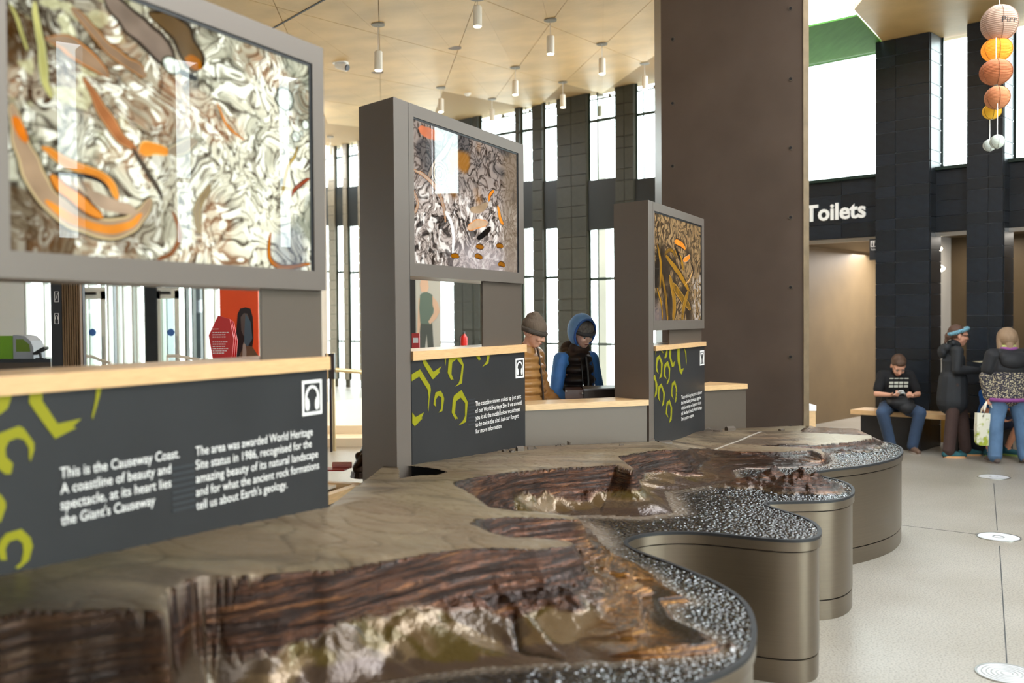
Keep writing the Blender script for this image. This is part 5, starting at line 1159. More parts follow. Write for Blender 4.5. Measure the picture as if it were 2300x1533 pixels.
# handrail on the steps
t = thing('stair_handrail', 'brass handrail on a pale post beside the limestone steps', 'handrail', aty(751, 1000, 13.2)-Vector((0, 0, .0)))
q = aty(751, 996, 13.2); bm = bmesh.new(); box(bm, Vector((q.x, q.y, aty(751, 792, 13.2).z/2)), (.035, .05, aty(751, 792, 13.2).z)); keepw(bmobj('post', bm, mat('pale brass', srgb(226, 206, 160), .3, .6)), t)
a = aty(730, 828, 13.2); b = aty(825, 836, 13.4); bm = bmesh.new(); tube(bm, [a, b], .03, 10); keepw(bmobj('rail', bm, bpy.data.materials['pale brass']), t)
t = thing('letter_box', 'small black box with brass edge fixed beside the handrail', 'box', aty(742, 850, 13.1)); bm = bmesh.new(); c = aty(742, 822, 13.1); box(bm, c, (.12, .1, .34)); box(bm, Vector((c.x, c.y, c.z/2)), (.03, .03, c.z)); keepw(bmobj('black_body', bm, M['black']), t); bm = bmesh.new(); box(bm, aty(735.5, 822, 13.0), (.015, .1, .34)); keepw(bmobj('brass_edge', bm, bpy.data.materials['pale brass']), t)
# exhibit boxes behind the low bench
c = aty(1348, 868, 7.95); g = thing('exhibit_plinth', 'dark floor standing exhibit block with grey top behind the low oak counter', 'plinth', (c.x, c.y, 0))
x0 = aty(1312, 880, 7.8).x; zt_ = aty(1340, 869, 8.0).z
bm = bmesh.new(); prism(bm, [(x0, 7.8), (x0+.45, 7.95), (x0+.40, 8.25), (x0+.02, 8.15)], 0, zt_-.012); keepw(bmobj('body', bm, mat('dark umber block', srgb(66, 56, 50), .5)), g)
bm = bmesh.new(); prism(bm, [(x0-.004, 7.79), (x0+.46, 7.94), (x0+.41, 8.26), (x0+.016, 8.16)], zt_-.012, zt_); keepw(bmobj('grey_top', bm, mat('grey laminate', srgb(128, 128, 132), .35)), g)
x1_ = aty(1269, 880, 7.75).x; bm = bmesh.new(); prism(bm, [(x1_, 7.75), (x0-.006, 7.79), (x0-.006, 8.1), (x1_+.02, 8.1)], 0, aty(1290, 875, 7.8).z); bev(bm, .006, 2)
g = thing('brown_chest', 'small brown chest block between the two visitors and the exhibit block', 'chest', (x1_+.1, 7.9, 0)); keepw(bmobj('body', bm, mat('brown stained block', srgb(74, 46, 34), .4, var=.2)), g)
for (u, v) in ((1308, 883), (1272, 878)):
    bm = bmesh.new(); p = aty(u, v, 7.76); bmesh.ops.create_uvsphere(bm, u_segments=10, v_segments=6, radius=.008, matrix=Matrix.Translation(p)); keepw(bmobj('stud', bm, M['steel']), g)
# things seen under the nearest frame
YS = 9.0
x0 = aty(115, 720, YS).x; x1 = aty(139, 720, YS).x; x2 = aty(181, 720, YS).x
g = thing('slatted_sign_post', 'black and timber slatted post carrying symbol signs, seen under nearest frame', 'sign post', ((x0+x2)/2, YS, 0))
bm = bmesh.new(); prism(bm, [(x0, YS), (x1, YS), (x1, YS+.1), (x0, YS+.1)], 0, 3.0); keepw(bmobj('black_board', bm, M['black']), g)
sl = bmesh.new(); ns = 8; slm = mat('brown timber slat', srgb(120, 92, 62), .5, var=.15, stretch=(1, 1, .1))
for k in range(ns):
    a = x1+(x2-x1)*k/ns; bm = bmesh.new(); prism(bm, [(a+.004, YS+.0), (a+(x2-x1)/ns-.004, YS+.0), (a+(x2-x1)/ns-.004, YS+.05), (a+.004, YS+.05)], 0, 3.0); keepw(bmobj('slat', bm, slm), g)
bm = bmesh.new(); prism(bm, [(x1, YS+.05), (x2, YS+.05), (x2, YS+.1), (x1, YS+.1)], 0, 3.0); keepw(bmobj('slat_backing', bm, M['black']), g)
for (v0, v1, kind) in ((654, 678, 0), (703, 727, 1)):
    a = aty(122, v0, YS-.004); b = aty(132, v1, YS-.004); bm = bmesh.new(); W_ = .004; X0, X1, Z1, Z0 = a.x, b.x, a.z, b.z
    for r_ in ((X0, X1, Z0, Z0+W_), (X0, X1, Z1-W_, Z1), (X0, X0+W_, Z0, Z1), (X1-W_, X1, Z0, Z1)): prism(bm, [(r_[0], YS-.006), (r_[1], YS-.006), (r_[1], YS-.001), (r_[0], YS-.001)], r_[2], r_[3])
    if kind: tube(bm, [((X0+X1)/2+.012*math.cos(q), YS-.004, (Z0+Z1)/2+.026*math.sin(q)) for q in np.linspace(-.3, 3.44, 10)], .003, 5)
    else: tube(bm, [(X0+.01, YS-.004, Z0+.02), (X0+.02, YS-.004, Z0+.05), (X1-.015, YS-.004, Z0+.06), (X1-.01, YS-.004, Z1-.015)], .003, 5)
    keepw(bmobj('symbol_sign', bm, M['whiteprint']), g)
bm = bmesh.new(); a = aty(123, 652, YS-.004); put_text(bm, 'Maps', Vector((a.x, YS-.003, a.z)), Vector((1, 0, 0)), Vector((0, 0, 1)), Vector((0, -1, 0)), .02, aty(133, 650, YS).x-a.x) if False else None; bm.free()
# reception desk, green machine, monitor arm
YD = 12.0
zd = aty(60, 806, YD).z
g = thing('reception_desk', 'dark reception desk at the far left, seen under nearest frame', 'desk', (aty(30, 720, YD).x, YD, 0))
bm = bmesh.new(); prism(bm, [(aty(-400, 720, YD).x, YD), (aty(112, 720, YD).x, YD), (aty(112, 720, YD).x, YD+.6), (aty(-400, 720, YD).x, YD+.6)], 0, zd-.04); keepw(bmobj('desk_body', bm, M['bronze_dark']), g)
bm = bmesh.new(); prism(bm, [(aty(-400, 720, YD).x, YD-.03), (aty(114, 720, YD).x, YD-.03), (aty(114, 720, YD).x, YD+.63), (aty(-400, 720, YD).x, YD+.63)], zd-.04, zd); keepw(bmobj('desk_top', bm, mat('dark slate top', srgb(44, 48, 52), .3)), g)
gx0 = aty(-40, 720, YD+.1).x; gx1 = aty(74, 720, YD+.1).x; hz = aty(20, 752, YD+.1).z-zd; gw = gx1-gx0
g = thing('green_counter_machine', 'lime green and grey machine housing on the reception desk', 'machine', ((gx0+gx1)/2, YD+.25, zd))
bm = bmesh.new(); prism(bm, [(-gw/2, -.14), (gw*.1, -.14), (gw*.1, .14), (-gw/2, .14)], 0, hz*.96); bev(bm, .01); bmobj('green_housing', bm, mat('bright green plastic', srgb(122, 178, 40), .4), g)
bm = bmesh.new(); pr = [(gw*.10, 0), (gw*.5, 0), (gw*.5, hz*.45), (gw*.44, hz*.75), (gw*.33, hz*.95), (gw*.18, hz), (gw*.10, hz)]
lo = [bm.verts.new((p[0], -.15, p[1])) for p in pr]; hi = [bm.verts.new((p[0], .15, p[1])) for p in pr]
for i in range(len(pr)): bm.faces.new((lo[i], lo[(i+1) % len(pr)], hi[(i+1) % len(pr)], hi[i]))
bm.faces.new(lo); bm.faces.new(hi[::-1]); bmobj('grey_side', bm, mat('light grey plastic', srgb(168, 174, 182), .4), g)
bm = bmesh.new(); flat_poly(bm, [(gw*.16, -.151, hz*.3), (gw*.44, -.151, hz*.3), (gw*.42, -.151, hz*.6), (gw*.3, -.151, hz*.82), (gw*.16, -.151, hz*.82)], Vector((0, -1, 0)), .004); bmobj('green_window', bm, mat('olive window', srgb(110, 140, 30), .2), g)
c = aty(92, 800, YD+.05); g = thing('card_terminal', 'black card terminal on a tilted stand right of the green machine', 'terminal', (c.x, c.y, zd))
bm = bmesh.new(); box(bm, (0, 0, .10), (.16, .12, .03), Euler((0, -.5, 0)).to_matrix()); bev(bm, .006); bmobj('keypad_body', bm, M['black'], g)
bm = bmesh.new(); tube(bm, [(0, 0, 0), (-.01, 0, .09)], .015, 8); box(bm, (0, 0, .006), (.1, .08, .012)); bmobj('stand', bm, M['black'], g)
bm = bmesh.new(); box(bm, (0, -.02, .122), (.08, .05, .004), Euler((0, -.5, 0)).to_matrix()); bmobj('screen', bm, M['steel'], g)
# poster wall with printed portrait, and red hexagon board
YP = 11.0
def XP(u, Y=YP): return aty(u, 720, Y).x
def ZP(v, Y=YP, u=540): return aty(u, v, Y).z
g = thing('orange_poster_board', 'tall orange poster board printed with a dark haired figure', 'poster', (XP(535), YP, 0))
bm = bmesh.new(); prism(bm, [(XP(494), YP), (XP(580), YP), (XP(580), YP+.05), (XP(494), YP+.05)], 0, 2.6); keepw(bmobj('orange_board', bm, M['orange']), g)
def pp_(pts, m, nm, dy=.003):
    bm = bmesh.new(); flat_poly(bm, [(XP(u), YP-dy, ZP(v)) for u, v in pts], Vector((0, -1, 0)), .001); keepw(bmobj(nm, bm, m), g)
ink = mat('poster ink black', srgb(24, 20, 22), .5)
pp_([(520, 840), (528, 790), (531, 740), (534, 705), (540, 693), (552, 690), (563, 693), (568, 712), (569, 760), (564, 795), (545, 830)], ink, 'printed_hair')
pp_([(541, 712), (548, 703), (556, 704), (560, 716), (560, 738), (555, 752), (547, 754), (542, 742)], mat('poster ink skin', srgb(96, 84, 78), .5), 'printed_face', .006)
pp_([(552, 704), (563, 722), (567, 760), (556, 778), (548, 770), (549, 745)], mat('poster ink teal', srgb(74, 98, 112), .5), 'printed_shade', .009)
pp_([(530, 850), (536, 800), (548, 775), (566, 778), (580, 800), (580, 850)], mat('poster ink coat', srgb(110, 84, 62), .5), 'printed_coat', .0045)
pp_([(541, 850), (545, 775), (550, 760), (553, 790), (550, 850)], mat('poster ink lace', srgb(170, 158, 148), .5), 'printed_collar', .0075)
YH = 10.4
c0 = [(490, 708), (516, 716), (524, 760), (520, 800), (500, 830), (478, 815), (468, 752)]
g2 = thing('red_hexagon_board', 'red six sided text board in front of the orange poster', 'text board', (XP(497, YH), YH, 0))
for k in range(3):
    bm = bmesh.new(); flat_poly(bm, [(aty(u+k*4.2, 720, YH+.05*k).x, YH+.05*k, ZP(v+k*3, YH+.05*k)) for u, v in c0], Vector((0, 1, 0)), .02); keepw(bmobj('red_plate', bm, M['red']), g2)
bm = bmesh.new(); tube(bm, [(XP(497, YH), YH+.06, 0), (XP(497, YH), YH+.06, ZP(800, YH))], .03, 10); keepw(bmobj('stand_pole', bm, M['black']), g2)
bm = bmesh.new()
rows_ = [(476, 739, 491, 'Night answers')]+[(477, 747+5*k+(6 if k > 2 else 0), 509-3*(k % 3), 'xxx xxxxxx xxx xx xxxx'[:18]) for k in range(9)]
for i, (u, v, e, s) in enumerate(rows_):
    a = Vector((aty(u, 720, YH).x, YH-.003, ZP(v, YH))); bx = aty(e, 720, YH).x-a.x
    if i == 0: put_text(bm, 'Eight answers', a, Vector((1, 0, 0)), Vector((0, 0, 1)), Vector((0, -1, 0)), .014, bx)
    else:
        x = a.x; 
        while x < a.x+bx:
            wd = random.uniform(.008, .026); flat_poly(bm, [(x, YH-.002, a.z), (x+wd, YH-.002, a.z), (x+wd, YH-.002, a.z+.009), (x, YH-.002, a.z+.009)], Vector((0, -1, 0)), .001); x += wd+.006
keepw(bmobj('lettering', bm, M['whiteprint']), g2)
# curved handrails by the doors
for k, (pts) in enumerate(([(182, 800), (205, 800), (225, 808), (250, 816)], [(376, 799), (400, 799), (425, 804), (450, 808)])):
    g = thing('door_handrail', ['white curved handrail by the left glass door', 'white curved handrail by the right glass door'][k], 'handrail', aty(pts[0][0], 800, 15)*1.0)
    P3 = [aty(u, v, 15-.1*j) for j, (u, v) in enumerate(pts)]; bm = bmesh.new(); tube(bm, P3, .025, 8); keepw(bmobj('rail', bm, M['white']), g)
    for q in (P3[0], P3[-1]):
        bm = bmesh.new(); tube(bm, [q, Vector((q.x, q.y, 0))], .02, 8); keepw(bmobj('rail_post', bm, M['white']), g)
# banner with a printed standing man behind the middle panel
YB = 14.0
g = thing('figure_banner', 'pale banner printed with a standing man in a green vest', 'banner', (XP(963, YB), YB, 0))
bm = bmesh.new(); prism(bm, [(XP(934, YB), YB), (XP(990, YB), YB), (XP(990, YB), YB+.04), (XP(934, YB), YB+.04)], 0, 2.5); keepw(bmobj('banner_board', bm, mat('pale grey banner', srgb(186, 192, 190), .5)), g)
bm = bmesh.new(); prism(bm, [(XP(918, YB), YB-.02), (XP(934, YB), YB-.02), (XP(934, YB), YB+.04), (XP(918, YB), YB+.04)], 0, 2.5); keepw(bmobj('dark_edge', bm, M['black']), g)
def bp(pts, col, nm, dy):
    bm = bmesh.new(); flat_poly(bm, [(XP(u, YB), YB-dy, aty(960, v, YB).z) for u, v in pts], Vector((0, -1, 0)), .002); keepw(bmobj(nm, bm, mat('banner '+nm, col, .6)), g)
bp([(947, 655), (944, 640), (946, 628), (954, 624), (962, 630), (964, 645), (960, 656)], srgb(214, 186, 164), 'printed_head', .003)
bp([(941, 668), (938, 720), (936, 760), (940, 762), (946, 715), (950, 675)], srgb(206, 180, 160), 'printed_arm', .003)
bp([(972, 664), (984, 680), (988, 700), (980, 715), (966, 728), (962, 722), (976, 700), (972, 684)], srgb(206, 180, 160), 'printed_forearm', .005)
bp([(944, 662), (952, 656), (960, 655), (972, 662), (975, 690), (970, 728), (944, 726), (942, 690)], srgb(96, 118, 112), 'printed_vest', .004)
bp([(944, 726), (971, 726), (974, 790), (962, 800), (958, 750), (952, 800), (940, 795)], srgb(74, 84, 84), 'printed_trousers', .003)
# small red card box on the middle counter and a fire extinguisher beyond
g = thing('red_card_stand', 'small red and white card stand seen at the left end of the middle panel opening', 'card stand', PB.W(PB.sz(932, 778)[0]+.05, wt2, -.15))
ax = aty(925, 776, 7.6); bx = aty(942, 748, 7.6); bm = bmesh.new(); prism(bm, [(ax.x, 7.6), (bx.x, 7.6), (bx.x, 7.64), (ax.x, 7.64)], 1.0, bx.z); keepw(bmobj('red_card', bm, mat('red card', srgb(200, 60, 56), .5)), g); g.location = (ax.x, 7.6, 1.0)
keepw(COL.objects[-1], g)
bm = bmesh.new(); prism(bm, [(ax.x+.01, 7.597), (bx.x-.01, 7.597), (bx.x-.01, 7.6), (ax.x+.01, 7.6)], bx.z-.075, bx.z-.035); keepw(bmobj('white_label', bm, M['whiteprint']), g)
bm = bmesh.new(); prism(bm, [(ax.x-.03, 7.58), (bx.x+.03, 7.58), (bx.x+.03, 7.72), (ax.x-.03, 7.72)], 0, 1.0); keepw(bmobj('stand_block', bm, M['bronze_dark']), g)
c = aty(1042, 782, 15.5); g = thing('fire_extinguisher', 'red fire extinguisher before the far grey column', 'fire extinguisher', (c.x, c.y, c.z-.1))
bm = bmesh.new(); tube(bm, [(0, 0, 0), (0, 0, .02), (0, 0, .27), (0, 0, .31), (0, 0, .33)], [.04, .055, .055, .03, .02], 16); bmobj('cylinder', bm, M['red'], g, True)
bm = bmesh.new(); box(bm, (0, 0, .35), (.03, .10, .03)); tube(bm, [(0, -.03, .34), (-.06, -.04, .28), (-.06, -.04, .12)], .009, 6); bmobj('valve_and_hose', bm, M['black'], g)
bm = bmesh.new(); box(bm, (0, 0, -(c.z-.1)/2), (.16, .16, (c.z-.1))); bmobj('stand', bm, M['blacktile'], g)
# ================================================================== PEOPLE
V3 = Vector
def skinm(n, c): return mat('skin '+n, c, .55, var=.05, vscale=20)
def fabric(n, c, r=.8, var=.12, vs=12, bump=.15, bs=60, **k): return mat(n, c, r, var=var, vscale=vs, bump=bump, bscale=bs, **k)
def hand(w, d, n, side, curl=.5, s=1.0):
    """palm, four unequal bent fingers and a thumb leaving the side of the palm"""
    d = V3(d).normalized(); n = V3(n); n = (n-d*n.dot(d)).normalized(); l = d.cross(n)*side; w = V3(w); S = []
    for k, (off, ln) in enumerate(((.030, .066), (.010, .074), (-.010, .069), (-.029, .054))):
        a = w+d*.015*s+l*off*.6*s; b = w+d*.085*s+l*off*s; S.append(('c', a, b, .0135*s, .0115*s))
        m = b+(d*math.cos(curl*.9)+n*math.sin(curl*.9))*ln*.52*s; e = m+(d*math.cos(curl*1.9)+n*math.sin(curl*1.9))*ln*.48*s
        S += [('c', b, m, .0095*s, .0088*s), ('c', m, e, .0088*s, .0072*s)]
    t0 = w+d*.025*s+l*.024*s; t1 = t0+(d*.6+l*.7+n*.2).normalized()*.035*s; t2 = t1+(d*.85+l*.15+n*.45).normalized()*.032*s
    S += [('c', t0, t1, .014*s, .011*s), ('c', t1, t2, .0105*s, .0085*s)]
    return S
def headshapes(c, Rh, s=1.0):
    q = lambda x, y, z: V3(c)+Rh @ V3((x*s, y*s, z*s)); E = lambda x, y, z, a, b, d: ('e', q(x, y, z), (a*s, b*s, d*s), Rh.to_euler())
    return [E(0, -.012, .028, .074, .092, .088), E(0, .020, -.020, .062, .070, .085), E(0, .045, -.078, .034, .036, .030), E(0, .050, .030, .056, .040, .045),
            ('c', q(0, .086, .012), q(0, .104, -.022), .009*s, .014*s), E(.013, .092, -.026, .008, .010, .007), E(-.013, .092, -.026, .008, .010, .007), E(.034, .064, -.022, .024, .026, .022), E(-.034, .064, -.022, .024, .026, .022),
            E(0, .084, -.050, .024, .011, .008), E(0, .082, -.060, .019, .010, .008), E(.076, -.008, -.008, .009, .020, .030), E(-.076, -.008, -.008, .009, .020, .030), E(.030, .082, .024, .024, .010, .007), E(-.030, .082, .024, .024, .010, .007)]
def face_parts(c, Rh, t, s=1.0, hair=srgb(60, 40, 28)):
    q = lambda x, y, z: V3(c)+Rh @ V3((x*s, y*s, z*s))
    def el(nm, specs, m):
        bm = bmesh.new()
        for (x, y, z, a, b, d) in specs:
            r = bmesh.ops.create_uvsphere(bm, u_segments=12, v_segments=8, radius=1.0); bmesh.ops.transform(bm, matrix=Matrix.Translation(q(x, y, z)) @ Rh.to_4x4() @ Matrix.Diagonal((a*s, b*s, d*s, 1)), verts=r['verts'])
        bmobj(nm, bm, m, t, True)
    el('eyes', [(.030, .083, .006, .013, .008, .006), (-.030, .083, .006, .013, .008, .006)], M['eyewhite']); el('irises', [(.030, .090, .005, .0055, .003, .0055), (-.030, .090, .005, .0055, .003, .0055)], M['black'])
    el('eyebrows', [(.031, .090, .027, .019, .006, .0045), (-.031, .090, .027, .019, .006, .0045)], mat('brow', hair, .8)); el('lips', [(0, .092, -.0545, .021, .006, .0065)], M['lips'])
M['eyewhite'] = mat('eye white', (.5, .47, .44), .4); M['lips'] = mat('lips', srgb(166, 92, 84), .5)
def rot(yaw=0, pitch=0, roll=0): return (Matrix.Rotation(yaw, 3, 'Z') @ Matrix.Rotation(pitch, 3, 'X') @ Matrix.Rotation(roll, 3, 'Y'))
def body(t, J, skin, Rh, hs=1.0, palms=None):
    g = lambda k: V3(J[k]); S = []
    S += [('e', g('pelvis'), (.14, .10, .10)), ('c', g('pelvis'), g('chest'), .095, .10, (1.15, .9, 1)), ('e', g('chest'), (.13, .09, .14)), ('c', g('shL'), g('shR'), .06, .06), ('c', g('chest')+V3((0, 0, .08)), g('neck'), .085, .05), ('c', g('neck'), g('head')-Rh @ V3((0, .01, .05)), .048, .046)]
    for k in 'LR':
        S += [('c', g('sh'+k), g('el'+k), .050, .038), ('c', g('el'+k), g('wr'+k), .038, .026), ('c', g('hip'+k), g('kn'+k), .072, .052), ('c', g('kn'+k), g('an'+k), .054, .036), ('c', g('an'+k)-V3((0, 0, .02)), g('toe'+k), .036, .028)]
        d = J.get('hd'+k, (g('wr'+k)-g('el'+k))); n = (palms or {}).get(k, V3((0, 0, 1))); S += hand(g('wr'+k), d, n, 1 if k == 'R' else -1, J.get('curl', .5))
    S += headshapes(J['head'], Rh, hs)
    return clay('body', S, .0065, skin, t, 2)
def legs_cloth(t, J, m, r=(.105, .075, .062), name='trousers'):
    g = lambda k: V3(J[k]); S = [('e', g('pelvis'), (.175, .13, .13))]
    for k in 'LR': S += [('c', g('pelvis')+(g('hip'+k)-g('pelvis'))*.8, g('kn'+k), r[0], r[1]), ('c', g('kn'+k), g('an'+k)+V3((0, 0, .0)), r[1], r[2]), ('e', g('an'+k)+V3((0, 0, .005)), (r[2]*1.02, r[2]*1.1, .03))]
    return clay(name, S, .010, m, t, 3)
def shoe(t, J, m, sole):
    for k in 'LR':
        a = V3(J['an'+k]); b = V3(J['toe'+k]); d = V3((b.x-a.x, b.y-a.y, 0)).normalized()
        zb = min(a.z-.07, b.z-.03); a0 = V3((a.x, a.y, zb)); he = a0-d*.045; to = a0+d*.19
        o = clay('shoe', [('c', he+V3((0, 0, .045)), a0+d*.08+V3((0, 0, .045)), .040, .043), ('c', a0+d*.08+V3((0, 0, .042)), to-d*.01+V3((0, 0, .035)), .043, .032), ('c', a0+V3((0, 0, .05)), a0+V3((0, 0, .10)), .042, .038)], .007, m, t, 2)
        bm = bmesh.new(); N = 18; pts = []
        nrm = V3((-d.y, d.x, 0))
        for i in range(N): an = 2*math.pi*i/N; p = (he+to)/2+d*math.cos(an)*.135+nrm*math.sin(an)*.046; pts.append((p.x, p.y))
        prism(bm, pts, zb, zb+.024); bmobj('sole', bm, sole, t)
def sleeves(J, r0, r1, r2, k='LR', end=.0):
    S = []
    for q in k: a, b, c = V3(J['sh'+q]), V3(J['el'+q]), V3(J['wr'+q]); c = b+(c-b)*(1-end); S += [('c', a, b, r0, r1), ('c', b, c, r1, r2)]
    return S
def place(name_label, loc, f, group=None):
    t = thing('person', name_label, 'person', loc, math.atan2(f[1], f[0])-math.pi/2); return t
ST = dict(pelvis=(0, 0, .93), chest=(0, .01, 1.25), neck=(0, .0, 1.43), head=(0, .05, 1.56), shL=(-.185, 0, 1.38), shR=(.185, 0, 1.38), elL=(-.24, .02, 1.10), elR=(.24, .02, 1.10), wrL=(-.22, .12, .88), wrR=(.22, .12, .88),
          hipL=(-.09, 0, .90), hipR=(.09, 0, .90), knL=(-.10, .02, .49), knR=(.10, .02, .49), anL=(-.11, 0, .09), anR=(.11, 0, .09), toeL=(-.13, .15, .03), toeR=(.13, .15, .03))
def scl(J, s): return {k: (tuple(c*s for c in v) if isinstance(v, (tuple, list)) else v) for k, v in J.items()}
# ---- visitor in tan puffer jacket
f = (.86, -.51); L = aty(1200, 720, 8.0)
J = dict(ST); J.update(elR=(.24, -.04, 1.12), wrR=(.17, .15, 1.0), elL=(-.24, .04, 1.12), wrL=(-.16, .22, 1.0), head=(0, .10, 1.57), neck=(0, .03, 1.44)); J = scl(J, 1.045)
Rh = rot(.12, -.42)
t = place('person in tan puffer jacket and grey brown ribbed beanie looking down', (L.x-.095, 8.0, 0), f)
sk = skinm('a', srgb(222, 168, 142)); body(t, J, sk, Rh); face_parts(J['head'], Rh, t)
tan = fabric('tan quilted nylon', srgb(168, 120, 66), .45, bump=.25, bs=26)
S = []
for i in range(10):
    z = .84+.066*i; w_ = [.205, .212, .214, .212, .208, .204, .20, .195, .19, .175][i]; S.append(('e', (0, .02, z), (w_, w_*.80, .050)))
S += [('c', (0, 0, 1.42), (0, .03, 1.49), .105, .082), ('c', J['shL'], J['shR'], .09, .09)]
for k in 'LR':
    a, b, c = V3(J['sh'+k]), V3(J['el'+k]), V3(J['wr'+k])
    for q in range(4): p = a.lerp(b, q/3.4); S.append(('e', p, (.083-.004*q, .083-.004*q, .058)))
    for q in range(4): p = b.lerp(c, q/3.4); S.append(('e', p, (.07-.003*q, .066, .052)))
clay('puffer_jacket', S, .010, tan, t, 2)
bm = bmesh.new(); tube(bm, [(.005, .172, .84), (.005, .190, .96), (.005, .192, 1.05), (.005, .188, 1.15), (.005, .180, 1.25), (.005, .168, 1.35), (0, .15, 1.46), (0, .13, 1.54)], .009, 6); bmobj('zip', bm, mat('dark brown zip', srgb(52, 36, 24), .6), t)
bm = bmesh.new(); box(bm, (.19, .08, .99), (.012, .10, .16), Euler((.3, 0, -.5)).to_matrix()); bev(bm, .004); bmobj('pocket_opening', bm, mat('pocket shadow brown', srgb(60, 40, 26), .8), t)
hc = V3(J['head']); knit = fabric('grey brown rib knit', srgb(116, 100, 86), .95, bump=.6, bs=160, stretch=(1, 1, .05))
def hatrot(c, Rh, s=1.0): return lambda x, y, z: V3(c)+Rh @ V3((x*s, y*s, z*s))
q = hatrot(hc, Rh); er = Rh.to_euler()
clay('beanie', [('e', q(0, -.018, .055), (.092, .108, .088), er), ('e', q(0, -.035, .11), (.070, .078, .05), er), ('e', q(.03, -.045, .150), (.028, .03, .02), er), ('e', q(-.025, -.05, .150), (.026, .03, .018), er)], .007, knit, t)
bm = bmesh.new(); tube(bm, [q(.090*math.cos(a), -.014+.106*math.sin(a), .018+.012*math.sin(a)) for a in np.linspace(0, 2*math.pi, 29)], .021, 8, False); bmobj('folded_brim', bm, mat('darker rib knit', srgb(84, 74, 66), .95, bump=.6, bscale=160), t, True)
bm = bmesh.new(); tube(bm, [q(.03, .09, -.085), q(.015, .11, -.088)], .008, 8); bmobj('pale_drawcord_toggle', bm, M['white'], t, True)
legs_cloth(t, J, fabric('dark trousers', srgb(40, 40, 46))); shoe(t, J, fabric('brown boots', srgb(70, 50, 36)), M['black'])
# ---- visitor in blue jacket and black quilted vest
f = (.50, -.87); L = aty(1296, 720, 8.45)
J = dict(ST); J.update(shL=(-.15, 0, 1.36), shR=(.15, 0, 1.36), elR=(.215, .02, 1.10), wrR=(.17, .20, .96), elL=(-.205, .02, 1.10), wrL=(-.19, .12, .90), head=(0, .10, 1.57), neck=(0, .02, 1.44)); J = scl(J, 1.035)
Rh = rot(-.05, -.42, .06)
t = place('person with blue hood up, knitted hat and black quilted vest looking down', (L.x-.01, 8.45, 0), f)
sk = skinm('b', srgb(240, 198, 178)); body(t, J, sk, Rh, palms={'R': V3((0, 0, -1)), 'L': V3((0, 0, -1))}); face_parts(J['head'], Rh, t)
blue = fabric('bright blue shell', srgb(76, 142, 226), .5, bump=.5, bs=14)
clay('blue_sleeves', sleeves(J, .068, .056, .042, end=.02)+[('c', J['shL'], J['shR'], .066, .066), ('e', (0, 0, .90), (.16, .135, .07))], .009, blue, t, 2)
hc = V3(J['head']); q = hatrot(hc, Rh); er = Rh.to_euler()
# hood: thick shell open at the face
def shell(name, c, Rh, rad, opening, m, t, thick=.012, cy=.0):
    bm = bmesh.new(); N, K = 28, 18; r = []
    for j in range(K+1):
        a = opening+(math.pi-opening)*j/K      # angle from +Y (front)
        r.append([(rad[0]*math.sin(a)*math.cos(2*math.pi*i/N), cy+rad[1]*math.cos(a), rad[2]*math.sin(a)*math.sin(2*math.pi*i/N)) for i in range(N)])
    vs = [[bm.verts.new(V3(c)+Rh @ V3(p)) for p in ring] for ring in r]
    for j in range(K):
        for i in range(N): bm.faces.new((vs[j][i], vs[j][(i+1) % N], vs[j+1][(i+1) % N], vs[j+1][i]))
    bmesh.ops.remove_doubles(bm, verts=bm.verts[:], dist=.0005); bmesh.ops.recalc_face_normals(bm, faces=bm.faces[:]); bmesh.ops.solidify(bm, geom=bm.faces[:], thickness=thick)
    return bmobj(name, bm, m, t, True)
shell('blue_hood', q(0, -.030, .022), Rh, (.118, .130, .150), 1.02, fabric('bright blue hood', srgb(112, 166, 232), .55, bump=.4, bs=14), t)
bm = bmesh.new(); tube(bm, [q(.098*math.cos(a), .036, .022+.128*math.sin(a)) for a in np.linspace(-.9, math.pi+.9, 24)], .010, 8); bmobj('hood_rim', bm, fabric('blue piping', srgb(60, 108, 190)), t, True)
clay('knitted_hat', [('e', q(0, .0, .060), (.084, .100, .070), er)], .007, fabric('grey patterned knit', srgb(120, 116, 112), .95, var=.5, vs=40, bump=.5, bs=120), t)
bm = bmesh.new(); tube(bm, [q(.084*math.cos(a), .006+.098*math.sin(a), .036) for a in np.linspace(-.3, math.pi+.3, 20)], .016, 8); bmobj('hat_band', bm, fabric('dark grey knit', srgb(74, 74, 78), .95), t, True)
vest = fabric('black quilted vest', srgb(40, 33, 33), .5, bump=.3, bs=20)
S = [('e', (0, .02, .88+.088*i), ([.160, .166, .168, .166, .162, .152, .135][i], [.160, .163, .162, .158, .150, .138, .118][i], .062)) for i in range(7)]
S += [('c', (-.09, 0, 1.42), (.09, 0, 1.42), .065, .065)]
clay('quilted_vest', S, .009, vest, t, 2)
clay('fallen_vest_hood', [('c', (-.08, -.03, 1.45), (.08, -.03, 1.45), .058, .058), ('c', (-.085, .02, 1.44), (-.04, .10, 1.41), .038, .032), ('c', (.085, .02, 1.44), (.04, .10, 1.41), .038, .032), ('e', (0, -.09, 1.49), (.10, .06, .08)), ('c', (-.05, .05, 1.50), (.05, .05, 1.50), .05, .05)], .009, fabric('brown vest hood', srgb(66, 50, 42)), t, 2)
bm = bmesh.new(); tube(bm, [(0, .185, .84), (0, .192, 1.0), (0, .188, 1.15), (0, .180, 1.3), (0, .15, 1.43)], .011, 6); bmobj('zip', bm, M['black'], t)
for sx in (-1, 1):
    bm = bmesh.new(); tube(bm, [(sx*.05, .15, 1.43), (sx*.06, .178, 1.34), (sx*.058, .192, 1.20)], .004, 6); bmobj('drawcord', bm, M['black'], t)
    bm = bmesh.new(); tube(bm, [(sx*.058, .192, 1.20), (sx*.058, .193, 1.17)], .006, 6); bmobj('cord_end', bm, M['steel'], t)
